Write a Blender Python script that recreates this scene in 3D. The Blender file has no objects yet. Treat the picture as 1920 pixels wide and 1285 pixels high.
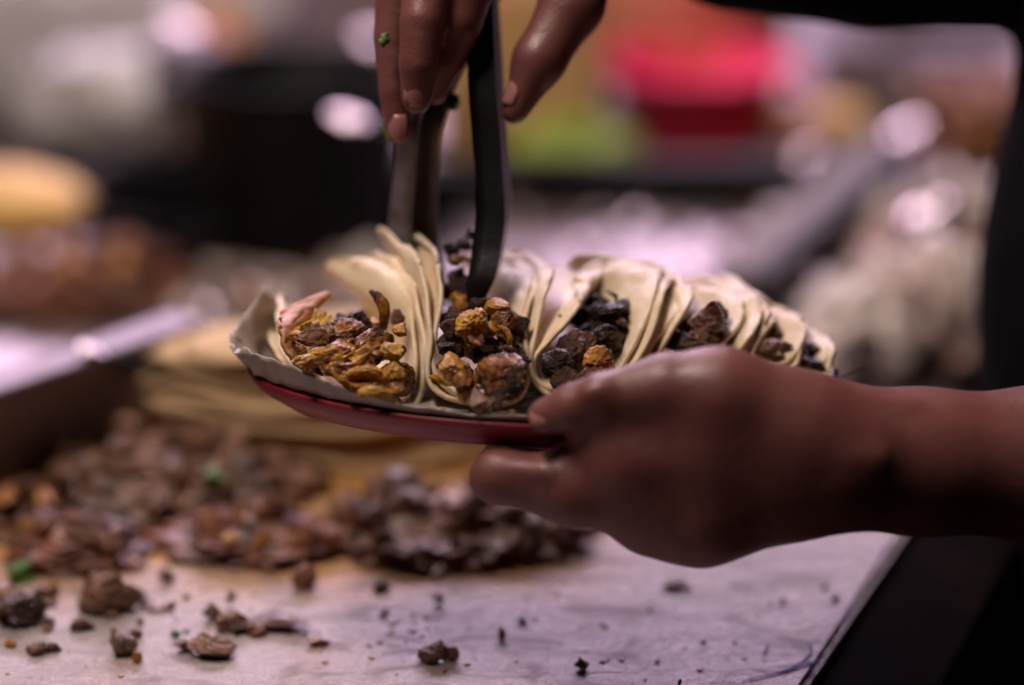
import bpy, bmesh, math, random
import numpy as np
from mathutils import Vector, Matrix, noise, Euler

SC = bpy.context.scene
COL = SC.collection
rnd = random.Random(7)
RAD = math.radians

# ------------------------------------------------------------------ camera
CAM_H, PITCH, LENS = 0.49, RAD(20), 85.0
K = 36.0 / LENS / 1920.0
FW = Vector((0, math.cos(PITCH), -math.sin(PITCH)))
UP = Vector((0, math.sin(PITCH), math.cos(PITCH)))
RT = Vector((1, 0, 0))
EYE = Vector((0, 0, CAM_H))
cam = bpy.data.objects.new('camera', bpy.data.cameras.new('camera'))
COL.objects.link(cam)
cam.location = EYE
cam.rotation_euler = (math.pi / 2 - PITCH, 0, 0)
cam.data.lens = LENS
cam.data.sensor_width = 36.0
cam.data.clip_start = 0.05
cam.data.clip_end = 60
cam.data.dof.use_dof = True
cam.data.dof.focus_distance = 1.014
cam.data.dof.aperture_fstop = 1.7
SC.camera = cam

# ------------------------------------------------------------------ world, lamps, exposure
w = bpy.data.worlds.new('World')
SC.world = w
w.use_nodes = True
w.node_tree.nodes['Background'].inputs[0].default_value = (0.55, 0.42, 0.5, 1)
w.node_tree.nodes['Background'].inputs[1].default_value = 0.008
SC.view_settings.view_transform = 'Standard'
SC.view_settings.look = 'None'
SC.view_settings.exposure = -0.12
SC.cycles.use_denoising = True
SC.cycles.max_bounces = 8
SC.cycles.caustics_reflective = False
SC.cycles.caustics_refractive = False


def area(name, loc, target, sx, sy, power, col):
    l = bpy.data.lights.new(name, 'AREA')
    l.shape = 'RECTANGLE'
    l.size, l.size_y = sx, sy
    l.energy = power
    l.color = col
    o = bpy.data.objects.new(name, l)
    COL.objects.link(o)
    o.location = loc
    o.rotation_euler = (Vector(target) - Vector(loc)).to_track_quat('-Z', 'Y').to_euler()
    return o


area('stall_tube_lamp', (-0.42, 0.93, 1.3), (0.0, 1.02, 0.1), 0.7, 0.14, 17.0, (1.0, 0.82, 0.74))
area('back_tube_lamp', (0.0, 3.0, 1.02), (0.0, 1.1, 0.0), 2.2, 0.3, 52.0, (0.95, 0.70, 0.97))
area('middle_tube_lamp', (-0.2, 2.0, 1.5), (0.0, 1.7, 0.0), 1.2, 0.15, 12.0, (1.0, 0.80, 0.80))

# ------------------------------------------------------------------ helpers


def P(px, py, d):
    """world point seen at a pixel of the photograph at axis depth d"""
    return EYE + FW * d + RT * ((px - 960) * K * d) + UP * ((642.5 - py) * K * d)


def B(px, py, z=0.0):
    """world point of a pixel on the level z"""
    r = FW + RT * ((px - 960) * K) + UP * ((642.5 - py) * K)
    return EYE + r * ((z - CAM_H) / r.z)


def tag(o, label=None, cat=None, group=None, kind=None):
    if label: o['label'] = label
    if cat: o['category'] = cat
    if group: o['group'] = group
    if kind: o['kind'] = kind
    return o


def link(name, me, mat=None, parent=None, smooth=True):
    o = bpy.data.objects.new(name, me)
    COL.objects.link(o)
    if mat is not None and len(me.materials) == 0:
        me.materials.append(mat)
    if smooth:
        me.polygons.foreach_set('use_smooth', [True] * len(me.polygons))
    if parent is not None:
        o.parent = parent
    return o


def mesh(name, verts, faces):
    me = bpy.data.meshes.new(name)
    me.from_pydata([tuple(v) for v in verts], [], faces)
    me.update()
    return me


def from_bm(name, bm, mat=None, parent=None, smooth=True):
    me = bpy.data.meshes.new(name)
    bm.to_mesh(me)
    bm.free()
    return link(name, me, mat, parent, smooth)


def empty(name, loc):
    o = bpy.data.objects.new(name, None)
    COL.objects.link(o)
    o.location = loc
    o.empty_display_size = 0.01
    return o


def lathe(name, prof, mat, parent=None, seg=48, wob=0.0, seed=0):
    """prof: list of (r, z), closed solid of revolution about local Z"""
    verts, faces = [], []
    n = len(prof)
    for i in range(seg):
        a = 2 * math.pi * i / seg
        for r, z in prof:
            k = 1 + (noise.noise(Vector((math.cos(a) * 2 + seed, math.sin(a) * 2, z * 30))) * wob if wob else 0)
            verts.append((r * k * math.cos(a), r * k * math.sin(a), z))
    for i in range(seg):
        j = (i + 1) % seg
        for q in range(n - 1):
            faces.append((i * n + q, j * n + q, j * n + q + 1, i * n + q + 1))
    me = mesh(name, verts, faces)
    bm = bmesh.new(); bm.from_mesh(me)
    bmesh.ops.remove_doubles(bm, verts=bm.verts, dist=1e-6)
    bmesh.ops.recalc_face_normals(bm, faces=bm.faces)
    bm.to_mesh(me); bm.free()
    return link(name, me, mat, parent)


def box(name, c, ax, size, mat, parent=None, bevel=0.003, smooth=False):
    """box centred on c; ax = unit vector of its local X in the ground plane"""
    bm = bmesh.new()
    bmesh.ops.create_cube(bm, size=1)
    bmesh.ops.scale(bm, vec=size, verts=bm.verts)
    if bevel:
        bmesh.ops.bevel(bm, geom=bm.edges[:], offset=bevel, segments=2, affect='EDGES', profile=0.5)
    o = from_bm(name, bm, mat, parent, smooth)
    o.location = c
    o.rotation_euler = (0, 0, math.atan2(ax[1], ax[0]))
    return o


def catmull(pts, n):
    """resample a list of equal-length tuples with a centripetal-ish Catmull-Rom"""
    p = np.array(pts, float)
    d = np.r_[0, np.cumsum(np.linalg.norm(np.diff(p[:, :2], axis=0), axis=1))]
    d /= d[-1]
    ext = np.vstack([2 * p[0] - p[1], p, 2 * p[-1] - p[-2]])
    out = []
    ts = n if hasattr(n, '__len__') else np.linspace(0, 1, n)
    for t in ts:
        i = min(max(np.searchsorted(d, t, 'right') - 1, 0), len(p) - 2)
        f = (t - d[i]) / max(d[i + 1] - d[i], 1e-9)
        a, b, c, e = ext[i], ext[i + 1], ext[i + 2], ext[i + 3]
        out.append(0.5 * (2 * b + (c - a) * f + (2 * a - 5 * b + 4 * c - e) * f * f + (3 * b - a - 3 * c + e) * f ** 3))
    return np.array(out)


def tube(name, pts, radii, mat, parent=None, seg=10):
    verts, faces = [], []
    n = len(pts)
    pts = [Vector(p) for p in pts]
    ref = Vector((0, 1, 0.123)).normalized()
    for i, p in enumerate(pts):
        t = (pts[min(i + 1, n - 1)] - pts[max(i - 1, 0)]).normalized()
        a = t.cross(ref).normalized(); b = t.cross(a)
        r = radii[i] if hasattr(radii, '__len__') else radii
        for s in range(seg):
            th = 2 * math.pi * s / seg
            verts.append(p + a * (r * math.cos(th)) + b * (r * math.sin(th)))
    for i in range(n - 1):
        for s in range(seg):
            q = (s + 1) % seg
            faces.append((i * seg + s, i * seg + q, (i + 1) * seg + q, (i + 1) * seg + s))
    faces.append(tuple(range(seg))[::-1]); faces.append(tuple((n - 1) * seg + s for s in range(seg)))
    return link(name, mesh(name, verts, faces), mat, parent)

# ------------------------------------------------------------------ materials


class N:
    def __init__(s, name):
        s.m = bpy.data.materials.new(name); s.m.use_nodes = True
        s.t = s.m.node_tree
        s.b = s.t.nodes['Principled BSDF']

    def n(s, typ, **kw):
        x = s.t.nodes.new(typ)
        for k, v in kw.items():
            if k in x.inputs: x.inputs[k].default_value = v
            else: setattr(x, k, v)
        return x

    def l(s, a, b): s.t.links.new(a, b)

    def coord(s, kind='Object', scale=(1, 1, 1), rand=False):
        c = s.n('ShaderNodeTexCoord'); m = s.n('ShaderNodeMapping'); m.inputs['Scale'].default_value = scale
        s.l(c.outputs[kind], m.inputs['Vector'])
        if rand:
            i = s.n('ShaderNodeObjectInfo'); mu = s.n('ShaderNodeMath', operation='MULTIPLY'); mu.inputs[1].default_value = 40
            s.l(i.outputs['Random'], mu.inputs[0]); s.l(mu.outputs[0], m.inputs['Location'])
        return m.outputs[0]

    def noise(s, vec, scale, detail=4, rough=0.6, dist=0.0):
        x = s.n('ShaderNodeTexNoise'); s.l(vec, x.inputs['Vector'])
        x.inputs['Scale'].default_value = scale; x.inputs['Detail'].default_value = detail
        x.inputs['Roughness'].default_value = rough; x.inputs['Distortion'].default_value = dist
        return x.outputs['Fac']

    def ramp(s, fac, stops):
        r = s.n('ShaderNodeValToRGB'); s.l(fac, r.inputs[0])
        e = r.color_ramp.elements
        while len(e) < len(stops): e.new(0.5)
        for q, (p, c) in zip(e, stops):
            q.position = p; q.color = (*c, 1) if hasattr(c, '__len__') else (c, c, c, 1)
        return r.outputs[0]

    def mix(s, fac, a, b, blend='MIX'):
        x = s.n('ShaderNodeMix', data_type='RGBA', blend_type=blend)
        for sock, v in ((x.inputs[0], fac), (x.inputs[6], a), (x.inputs[7], b)):
            if hasattr(v, 'is_linked'): s.l(v, sock)
            elif hasattr(v, '__len__'): sock.default_value = (*v, 1)
            else: sock.default_value = v
        return x.outputs[2]

    def bump(s, h, strength=0.3, dist=0.001, base=None):
        x = s.n('ShaderNodeBump'); x.inputs['Strength'].default_value = strength; x.inputs['Distance'].default_value = dist
        s.l(h, x.inputs['Height'])
        if base is not None: s.l(base, x.inputs['Normal'])
        s.l(x.outputs[0], s.b.inputs['Normal'])
        return x.outputs[0]

    def set(s, **kw):
        for k, v in kw.items():
            k = k.replace('_', ' ')
            sock = s.b.inputs[k]
            if hasattr(v, 'is_linked'): s.l(v, sock)
            elif hasattr(v, '__len__') and len(v) == 3: sock.default_value = (*v, 1)
            else: sock.default_value = v
        return s


def simple(name, col, rough=0.5, metal=0.0, var=0.25, scale=40, bump=0.2, bdist=0.001, spec=0.5):
    s = N(name)
    v = s.coord()
    f = s.noise(v, scale, 5)
    c = tuple(col)
    s.set(Base_Color=s.ramp(f, [(0.25, tuple(x * (1 - var) for x in c)), (0.75, tuple(min(1, x * (1 + var)) for x in c))]),
          Roughness=rough, Metallic=metal)
    s.b.inputs['Specular IOR Level'].default_value = spec
    if bump: s.bump(s.noise(v, scale * 3, 4), bump, bdist)
    return s.m


def meat(name, stops, rough=0.38, scale=2.6, fibre=2.4, bump=0.75):
    s = N(name)
    v = s.coord('Object', (1, fibre, fibre), True)
    f = s.noise(v, scale, 6, 0.62, 0.6)
    v2 = s.coord('Object', (1, 1, 1), True)
    g = s.noise(v2, scale * 0.35, 3, 0.5)
    mx = s.n('ShaderNodeMath', operation='MULTIPLY_ADD'); mx.inputs[1].default_value = 0.6
    s.l(g, mx.inputs[0])
    m2 = s.n('ShaderNodeMath', operation='MULTIPLY'); m2.inputs[1].default_value = 0.4
    s.l(f, m2.inputs[0]); s.l(m2.outputs[0], mx.inputs[2])
    oi = s.n('ShaderNodeObjectInfo')
    off = s.n('ShaderNodeMapRange'); off.inputs['To Min'].default_value = -0.13; off.inputs['To Max'].default_value = 0.13
    s.l(oi.outputs['Random'], off.inputs['Value'])
    ad = s.n('ShaderNodeMath', operation='ADD'); s.l(mx.outputs[0], ad.inputs[0]); s.l(off.outputs[0], ad.inputs[1])
    s.set(Base_Color=s.ramp(ad.outputs[0], stops),
          Roughness=s.ramp(s.noise(v2, scale * 1.7, 3), [(0.35, rough * 0.6), (0.7, min(1, rough * 1.7))]))
    s.b.inputs['Specular IOR Level'].default_value = 0.55 if stops[1][1][0] > 0.1 else 0.28
    s.b.inputs['Coat Weight'].default_value = 0.3 if rough < 0.25 else 0.0 if stops[1][1][0] < 0.1 else 0.1
    s.b.inputs['Coat Roughness'].default_value = 0.14
    f2 = s.noise(v, scale * 4.5, 4, 0.65, 0.3)
    b = s.bump(f, bump, 0.0022)
    s.bump(f2, bump * 0.7, 0.0011, b)
    return s.m


M = {}
M['chicken'] = meat('chicken', [(0.34, (0.035, 0.009, 0.002)), (0.43, (0.27, 0.085, 0.004)), (0.53, (0.56, 0.225, 0.008)), (0.68, (0.72, 0.38, 0.035))], 0.24, 2.6, 3.2)
M['pale_chicken'] = meat('pale_chicken', [(0.32, (0.14, 0.04, 0.005)), (0.43, (0.5, 0.2, 0.012)), (0.68, (0.76, 0.44, 0.08))], 0.24, 2.6, 3.2)
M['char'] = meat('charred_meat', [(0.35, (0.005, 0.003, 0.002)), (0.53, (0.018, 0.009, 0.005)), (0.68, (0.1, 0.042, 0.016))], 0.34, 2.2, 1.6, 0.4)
M['dark'] = meat('dark_meat', [(0.35, (0.012, 0.005, 0.003)), (0.55, (0.065, 0.024, 0.01)), (0.72, (0.2, 0.085, 0.035))], 0.3)
M['beef'] = meat('beef', [(0.3, (0.04, 0.015, 0.008)), (0.47, (0.17, 0.076, 0.044)), (0.7, (0.36, 0.19, 0.115))], 0.24)
M['beef_far'] = meat('beef_far', [(0.3, (0.04, 0.014, 0.006)), (0.47, (0.18, 0.075, 0.036)), (0.68, (0.37, 0.19, 0.105))], 0.235)
M['red_meat'] = meat('red_meat', [(0.3, (0.05, 0.014, 0.006)), (0.5, (0.24, 0.075, 0.035)), (0.7, (0.45, 0.2, 0.11))], 0.3)
M['pale_meat'] = meat('pale_meat', [(0.25, (0.3, 0.2, 0.16)), (0.42, (0.6, 0.49, 0.44)), (0.65, (0.82, 0.74, 0.69))], 0.26)


for k_, st_ in (('beef', [(0.32, (0.035, 0.012, 0.006)), (0.5, (0.17, 0.072, 0.035)), (0.66, (0.35, 0.18, 0.1))]), ('red', [(0.32, (0.05, 0.014, 0.006)), (0.5, (0.26, 0.085, 0.04)), (0.66, (0.5, 0.25, 0.15))]),
                ('ochre', [(0.32, (0.03, 0.01, 0.003)), (0.5, (0.26, 0.09, 0.015)), (0.66, (0.5, 0.24, 0.06))])):
    M['mound_' + k_] = meat('mound_' + k_, st_, 0.36, 75, 1.0, 0.7)


def mat_tortilla(name, stain):
    s = N(name)
    v = s.coord()
    f = s.noise(v, 90, 5, 0.6)
    base = s.ramp(f, [(0.3, (0.66, 0.50, 0.30)), (0.55, (0.74, 0.61, 0.42)), (0.8, (0.80, 0.70, 0.53))])
    blot = s.noise(v, 45, 3, 0.5, 0.4)
    base = s.mix(s.ramp(blot, [(0.58, 0.0), (0.72, 0.5)]), base, (0.50, 0.29, 0.08))
    toast = s.noise(v, 130, 2, 0.5)
    base = s.mix(s.ramp(toast, [(0.68, 0.0), (0.76, 0.55)]), base, (0.3, 0.15, 0.05))
    if stain:
        base = s.mix(s.ramp(s.noise(v, 30, 3), [(0.35, 0.75), (0.6, 1.0)]), base, (0.36, 0.135, 0.018))
    s.set(Base_Color=base, Roughness=0.48)
    s.b.inputs['Subsurface Weight'].default_value = 0.12
    s.b.inputs['Subsurface Radius'].default_value = (0.004, 0.002, 0.001)
    s.bump(s.noise(v, 260, 5), 0.35, 0.0008)
    return s.m


M['tortilla'] = mat_tortilla('tortilla_dough', False)
M['tortilla_soaked'] = mat_tortilla('tortilla_soaked', True)


M['tortilla_far'] = simple('yellow_tortilla', (0.56, 0.39, 0.21), 0.75, 0, 0.3, 14, 0.3, 0.001, 0.2)


def mat_skin():
    s = N('skin')
    v = s.coord()
    f = s.noise(v, 18, 4, 0.55)
    c = s.ramp(f, [(0.3, (0.13, 0.042, 0.036)), (0.6, (0.19, 0.064, 0.057)), (0.8, (0.235, 0.085, 0.078))])
    c = s.mix(s.ramp(s.noise(v, 120, 4), [(0.4, 0.0), (0.75, 0.35)]), c, (0.16, 0.055, 0.04))
    s.set(Base_Color=c, Roughness=s.ramp(s.noise(v, 60, 4), [(0.3, 0.36), (0.7, 0.58)]))
    s.b.inputs['Subsurface Weight'].default_value = 0.1
    s.b.inputs['Subsurface Radius'].default_value = (0.006, 0.002, 0.001)
    vo = s.n('ShaderNodeTexVoronoi'); vo.inputs['Scale'].default_value = 700
    s.l(v, vo.inputs['Vector'])
    b1 = s.bump(vo.outputs['Distance'], 0.18, 0.0004)
    v3 = s.coord('Object', (1, 1, 1))
    s.bump(s.noise(v3, 90, 5, 0.6, 0.5), 0.3, 0.0015, b1)
    return s.m


M['skin'] = mat_skin()
M['nail'] = simple('nail', (0.36, 0.16, 0.145), 0.25, 0, 0.1, 60, 0.05)
M['cloth'] = simple('black_cloth', (0.004, 0.0036, 0.004), 0.95, 0, 0.4, 25, 0.5, 0.002, 0.04)
M['plate'] = simple('red_plastic', (0.23, 0.012, 0.024), 0.4, 0, 0.1, 25, 0.06)
M['soot'] = simple('sooty_steel', (0.006, 0.0055, 0.006), 0.38, 0.1, 0.5, 70, 0.25, 0.0006, 0.4)  # tong steel again, with the right arm's shade put into its colour
M['tongs'] = simple('blackened_steel', (0.2, 0.19, 0.225), 0.4, 0.35, 0.55, 70, 0.25, 0.0006)  # lighter copy of the tong steel for the lit arm
M['steel'] = simple('steel', (0.36, 0.31, 0.32), 0.46, 0.9, 0.35, 16, 0.35, 0.003)
M['spoon_steel'] = simple('spoon_steel', (0.68, 0.58, 0.58), 0.24, 1.0, 0.03, 10, 0)
M['chrome'] = simple('polished_steel', (0.8, 0.74, 0.75), 0.24, 1.0, 0.03, 10, 0)
M['dark_steel'] = simple('greasy_bar_steel', (0.2, 0.165, 0.175), 0.75, 0.0, 0.2, 40, 0.3, 0.001, 0.25)
M['rim_steel'] = simple('brushed_rim_steel', (0.24, 0.2, 0.23), 0.55, 0.6, 0.15, 40, 0.3)
M['dull_steel'] = simple('dull_steel', (0.32, 0.27, 0.28), 0.5, 0.85, 0.3, 18, 0.3)
M['black_iron'] = simple('black_iron', (0.004, 0.0035, 0.0035), 0.55, 0, 0.3, 30, 0.2, 0.001, 0.2)
M['green'] = simple('herb_leaf', (0.06, 0.14, 0.01), 0.45, 0, 0.5, 120, 0.4)
M['lime'] = simple('lime_skin', (0.27, 0.38, 0.04), 0.35, 0, 0.35, 60, 0.3)
M['red_tub'] = simple('red_tub_plastic', (0.85, 0.009, 0.13), 0.4, 0, 0.1, 10, 0)
M['bag'] = simple('white_plastic_film', (0.5, 0.47, 0.46), 0.35, 0, 0.15, 14, 0.3, 0.003)
M['kraft'] = simple('kraft_paper', (0.68, 0.41, 0.17), 0.7, 0, 0.15, 18, 0.2)
M['orange'] = simple('orange_plastic', (0.75, 0.28, 0.03), 0.35, 0, 0.1, 10, 0)
M['bread'] = simple('bread_crust', (0.78, 0.48, 0.15), 0.6, 0, 0.3, 25, 0.3)
M['clay'] = simple('brown_clay', (0.46, 0.2, 0.13), 0.5, 0, 0.2, 20, 0.2)
M['wood'] = simple('dark_wood', (0.004, 0.002, 0.0015), 0.9, 0, 0.5, 40, 0.3, 0.001, 0.02)
M['oil'] = simple('oil_drop', (0.35, 0.2, 0.09), 0.08, 0, 0.05, 10, 0)
M['ink'] = simple('blue_ink', (0.035, 0.03, 0.22), 0.8, 0, 0.2, 60, 0)
M['purple'] = simple('violet_plastic', (0.11, 0.06, 0.35), 0.25, 0, 0.1, 60, 0)  # violet glint put into the plastic edge's colour


def mat_paper():
    s = N('waxed_paper')
    v = s.coord()
    f = s.noise(v, 30, 4)
    s.set(Base_Color=s.ramp(f, [(0.3, (0.33, 0.27, 0.23)), (0.7, (0.45, 0.385, 0.335))]),
          Roughness=s.ramp(s.noise(v, 50, 2), [(0.4, 0.22), (0.6, 0.5)]))
    s.bump(s.noise(v, 120, 3, 0.5, 1.0), 0.35, 0.0015)
    return s.m


M['paper'] = mat_paper()


def mat_board():
    s = N('worn_white_board')
    v = s.coord()
    f = s.noise(v, 14, 5, 0.6)
    c = s.ramp(f, [(0.3, (0.27, 0.215, 0.20)), (0.55, (0.36, 0.295, 0.29)), (0.8, (0.43, 0.365, 0.37))])
    # greasy ochre stains towards the meat
    sep = s.n('ShaderNodeSeparateXYZ'); s.l(v, sep.inputs[0])
    n1 = s.noise(v, 9, 4, 0.6)
    mr = s.n('ShaderNodeMath', operation='MULTIPLY_ADD'); mr.inputs[1].default_value = 0.16; mr.inputs[2].default_value = -0.08
    s.l(n1, mr.inputs[0])
    ad = s.n('ShaderNodeMath', operation='ADD'); s.l(sep.outputs[1], ad.inputs[0]); s.l(mr.outputs[0], ad.inputs[1])
    st = s.n('ShaderNodeMapRange'); st.inputs['From Min'].default_value = 0.985; st.inputs['From Max'].default_value = 1.045
    s.l(ad.outputs[0], st.inputs['Value'])
    sx = s.n('ShaderNodeMapRange'); sx.inputs['From Min'].default_value = 0.07; sx.inputs['From Max'].default_value = 0.0
    s.l(sep.outputs[0], sx.inputs['Value'])
    mu = s.n('ShaderNodeMath', operation='MULTIPLY'); s.l(st.outputs[0], mu.inputs[0]); s.l(sx.outputs[0], mu.inputs[1])
    c = s.mix(mu.outputs[0], c, (0.46, 0.22, 0.04))
    blot = s.noise(v, 26, 3, 0.5)
    c = s.mix(s.ramp(blot, [(0.55, 0.0), (0.75, 0.45)]), c, (0.36, 0.2, 0.08))
    vw = s.coord('Object', (14, 30, 1))
    wet = s.noise(vw, 2.2, 5, 0.6, 0.7)
    c = s.mix(s.ramp(wet, [(0.5, 0.0), (0.66, 0.7)]), c, (0.17, 0.125, 0.12))
    # scratches and pits
    vs = s.coord('Object', (22, 80, 1))
    scr = s.noise(vs, 4, 5, 0.65, 0.4)
    fine = s.noise(v, 560, 3, 0.7)
    c = s.mix(s.ramp(fine, [(0.56, 0.0), (0.72, 0.5)]), c, (0.12, 0.08, 0.075))
    s.set(Base_Color=c, Roughness=s.ramp(wet, [(0.38, 0.16), (0.5, 0.3), (0.62, 0.6)]))
    b = s.bump(fine, 0.7, 0.0012)
    b = s.bump(scr, 0.25, 0.0016, b)
    b = s.bump(s.noise(v, 35, 3, 0.5, 0.2), 0.3, 0.004, b)
    b = s.bump(wet, 0.35, 0.012, b)
    s.b.inputs['Specular IOR Level'].default_value = 0.75
    return s.m


M['board'] = mat_board()

for k_, r_ in (('red_tub', (0.05, 0.01, 0.015)), ('lime', (0.01, 0.02, 0.004)), ('orange', (0.03, 0.012, 0.003))):
    p_ = M[k_].node_tree.nodes['Principled BSDF']
    p_.inputs['Subsurface Weight'].default_value = 0.6
    p_.inputs['Subsurface Radius'].default_value = r_

# ------------------------------------------------------------------ table and griddle (the setting)
E1 = (B(1700, 990) - B(1510, 1285)); E1.z = 0; E1.normalize()      # along the right-hand table edge
E2 = Vector((E1.y, -E1.x, 0))                                      # outwards from it
EDGE = B(1510, 1285)
ZC = -0.034                                                         # level of the counter top


def along(a, b, z=0):
    q = EDGE + E1 * a + E2 * b
    return Vector((q.x, q.y, z))


# the chopping board: one slab, right edge on the table edge line
bm = bmesh.new()
pts = [along(-0.35, 0), along(0.31, 0), along(0.23, -0.36), along(0.07, -0.75), along(-0.35, -0.75)]
vs = [bm.verts.new((p.x, p.y, 0.0)) for p in pts]
f = bm.faces.new(vs)
if f.normal.z < 0: f.normal_flip()
ext = bmesh.ops.extrude_face_region(bm, geom=[f])
bmesh.ops.translate(bm, vec=(0, 0, -0.03), verts=[g for g in ext['geom'] if isinstance(g, bmesh.types.BMVert)])
bmesh.ops.recalc_face_normals(bm, faces=bm.faces)
bmesh.ops.bevel(bm, geom=bm.edges[:], offset=0.003, segments=2, affect='EDGES')
board = from_bm('cutting_board', bm, M['board'], smooth=False)
tag(board, 'greasy white chopping board scratched and strewn with meat crumbs', 'cutting board')

# scribbled blue marks on the board
for pl in ([(1482, 1195), (1500, 1200), (1517, 1208), (1520, 1225), (1500, 1243), (1478, 1255), (1440, 1266), (1390, 1278)],
           [(1545, 1233), (1500, 1250), (1460, 1262)], [(1440, 1210), (1436, 1220), (1434, 1228)],
           [(1330, 1282), (1370, 1279), (1400, 1284)]):
    c = catmull(pl, 24)
    verts, faces = [], []
    for i, (x, y) in enumerate(c):
        q = B(x, y, 0.0006)
        r = 0.0003 + 0.0008 * abs(noise.noise(Vector((x * 0.06, y * 0.06, 2))))
        verts += [q + Vector((-r, r * 0.7, 0)), q + Vector((r, -r * 0.7, 0))]
        if i: faces.append((2 * i - 2, 2 * i - 1, 2 * i + 1, 2 * i))
    link('ink_mark', mesh('ink_mark', verts, faces), M['ink'], board)

# counter under and behind it: steel top reaching past the far things
bm = bmesh.new()
for q in (along(-0.6, 0.0), along(2.2, 0.0), along(2.2, -2.6), along(-0.6, -2.6)):
    bm.verts.new((q.x, q.y, -0.034))
f = bm.faces.new(bm.verts)
if f.normal.z < 0: f.normal_flip()
ext = bmesh.ops.extrude_face_region(bm, geom=[f])
bmesh.ops.translate(bm, vec=(0, 0, -0.05), verts=[g for g in ext['geom'] if isinstance(g, bmesh.types.BMVert)])
bmesh.ops.recalc_face_normals(bm, faces=bm.faces)
counter = from_bm('counter', bm, M['steel'], smooth=False)
tag(counter, 'steel counter top running back under the pots and food', kind='structure')
rim = box('table_rim', along(0.3, 0.0265, -0.047), E1, (1.8, 0.05, 0.08), M['wood'])
tag(rim, 'dark wooden rim strip along the right edge of the table', 'table rim')
bm = bmesh.new(); bmesh.ops.create_grid(bm, x_segments=1, y_segments=1, size=6)
gr = from_bm('ground', bm, simple('dark_ground', (0.02, 0.018, 0.018), 0.9), smooth=False)
gr.location = (0, 2, -0.9)
tag(gr, 'dark ground under the stall', kind='structure')

# ------------------------------------------------------------------ chunk meshes


def chunk_mesh(seed, sub, shape=(1, 0.75, 0.6), rough=0.28, fibre=1.0, cuts=5, bend=0.0, lo=0.9):
    r = random.Random(seed)
    bm = bmesh.new()
    bmesh.ops.create_icosphere(bm, subdivisions=sub, radius=1.0)
    planes = []
    for _ in range(cuts):
        n = Vector((r.uniform(-1, 1), r.uniform(-1, 1), r.uniform(-1, 1))).normalized()
        planes.append((n, r.uniform(0.5, 0.88)))
    o = Vector((r.uniform(0, 50), r.uniform(0, 50), r.uniform(0, 50)))
    for v in bm.verts:
        c = v.co.copy()
        for n, d in planes:
            e = c.dot(n) - d
            if e > 0: c -= n * (e * 0.92)
        q = v.co
        dsp = noise.noise(q * 1.3 + o) * lo + noise.noise(q * 2.9 + o) * lo * 0.45
        dsp += noise.noise(Vector((q.x * 1.5, q.y * 5.5, q.z * 5.5)) + o) * 0.42 * fibre
        dsp += noise.noise(q * 8 + o) * 0.22
        if sub > 3:
            w_ = q + Vector((noise.noise(q * 2.2 + o), noise.noise(q * 2.2 - o), 0)) * 0.25
            dsp -= abs(noise.noise(Vector((w_.x * 2.2, w_.y * 9, w_.z * 9)) + o)) * 0.3 * fibre
            dsp += noise.noise(Vector((w_.x * 7, w_.y * 19, w_.z * 19)) + o) * 0.13 + noise.noise(q * 26 + o) * 0.05
        c *= 1 + dsp * rough
        v.co = Vector((c.x * shape[0], c.y * shape[1] + bend * c.x * c.x + 0.06 * math.sin(c.x * 5 + seed) * abs(bend), c.z * shape[2] + 0.5 * bend * math.sin(c.x * 2.4 + seed)))
    ex = [max(abs(v.co[q]) for v in bm.verts) for q in range(3)]
    for v in bm.verts: v.co = Vector((v.co.x / ex[0], v.co.y * max(1 / ex[0], shape[1] / ex[1]), v.co.z * max(1 / ex[0], shape[2] / ex[2])))
    me = bpy.data.meshes.new('chunk')
    bm.to_mesh(me); bm.free()
    me.polygons.foreach_set('use_smooth', [True] * len(me.polygons))
    return me


FINE = [chunk_mesh(10 + i, 5, (1, 0.74 + 0.05 * (i % 4), 0.6 + 0.07 * (i % 3)), 0.3, 0.9, 9, 0.12 * (-1) ** i, 0.55) for i in range(8)]
STRIP = [chunk_mesh(40 + i, 5, (1, 0.34, 0.26), 0.36, 1.1, 4, 0.35 * (-1) ** i, 0.6) for i in range(5)]
MID = [chunk_mesh(70 + i, 4, (1, 0.74, 0.55), 0.42, 1.1) for i in range(10)]
MIDSTRIP = [chunk_mesh(90 + i, 4, (1, 0.36, 0.28), 0.4, 1.1, 3, 0.35 * (-1) ** i) for i in range(4)]
HEAP = MID + MIDSTRIP
_cache = {}


def chunk(name, me, mat, loc, size, rot, label, cat, group=None):
    key = (me.name, mat.name)
    if key not in _cache:
        c = me.copy(); c.materials.clear(); c.materials.append(mat); _cache[key] = c
    o = bpy.data.objects.new(name, _cache[key]); COL.objects.link(o)
    o.location = loc
    o.scale = (size,) * 3 if not hasattr(size, '__len__') else size
    o.rotation_euler = rot
    return tag(o, label, cat, group)


def rrot(r=rnd):
    return (r.uniform(0, 6.28), r.uniform(0, 6.28), r.uniform(0, 6.28))

# ------------------------------------------------------------------ plate and paper
PC = P(1012, 697, 1.06)
roll, tilt = RAD(1.5), RAD(5)
PM = Matrix.Translation(PC) @ Matrix.Rotation(roll, 4, 'Y') @ Matrix.Rotation(-tilt, 4, 'X')
PA, PB = 0.1275, 0.081


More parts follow.
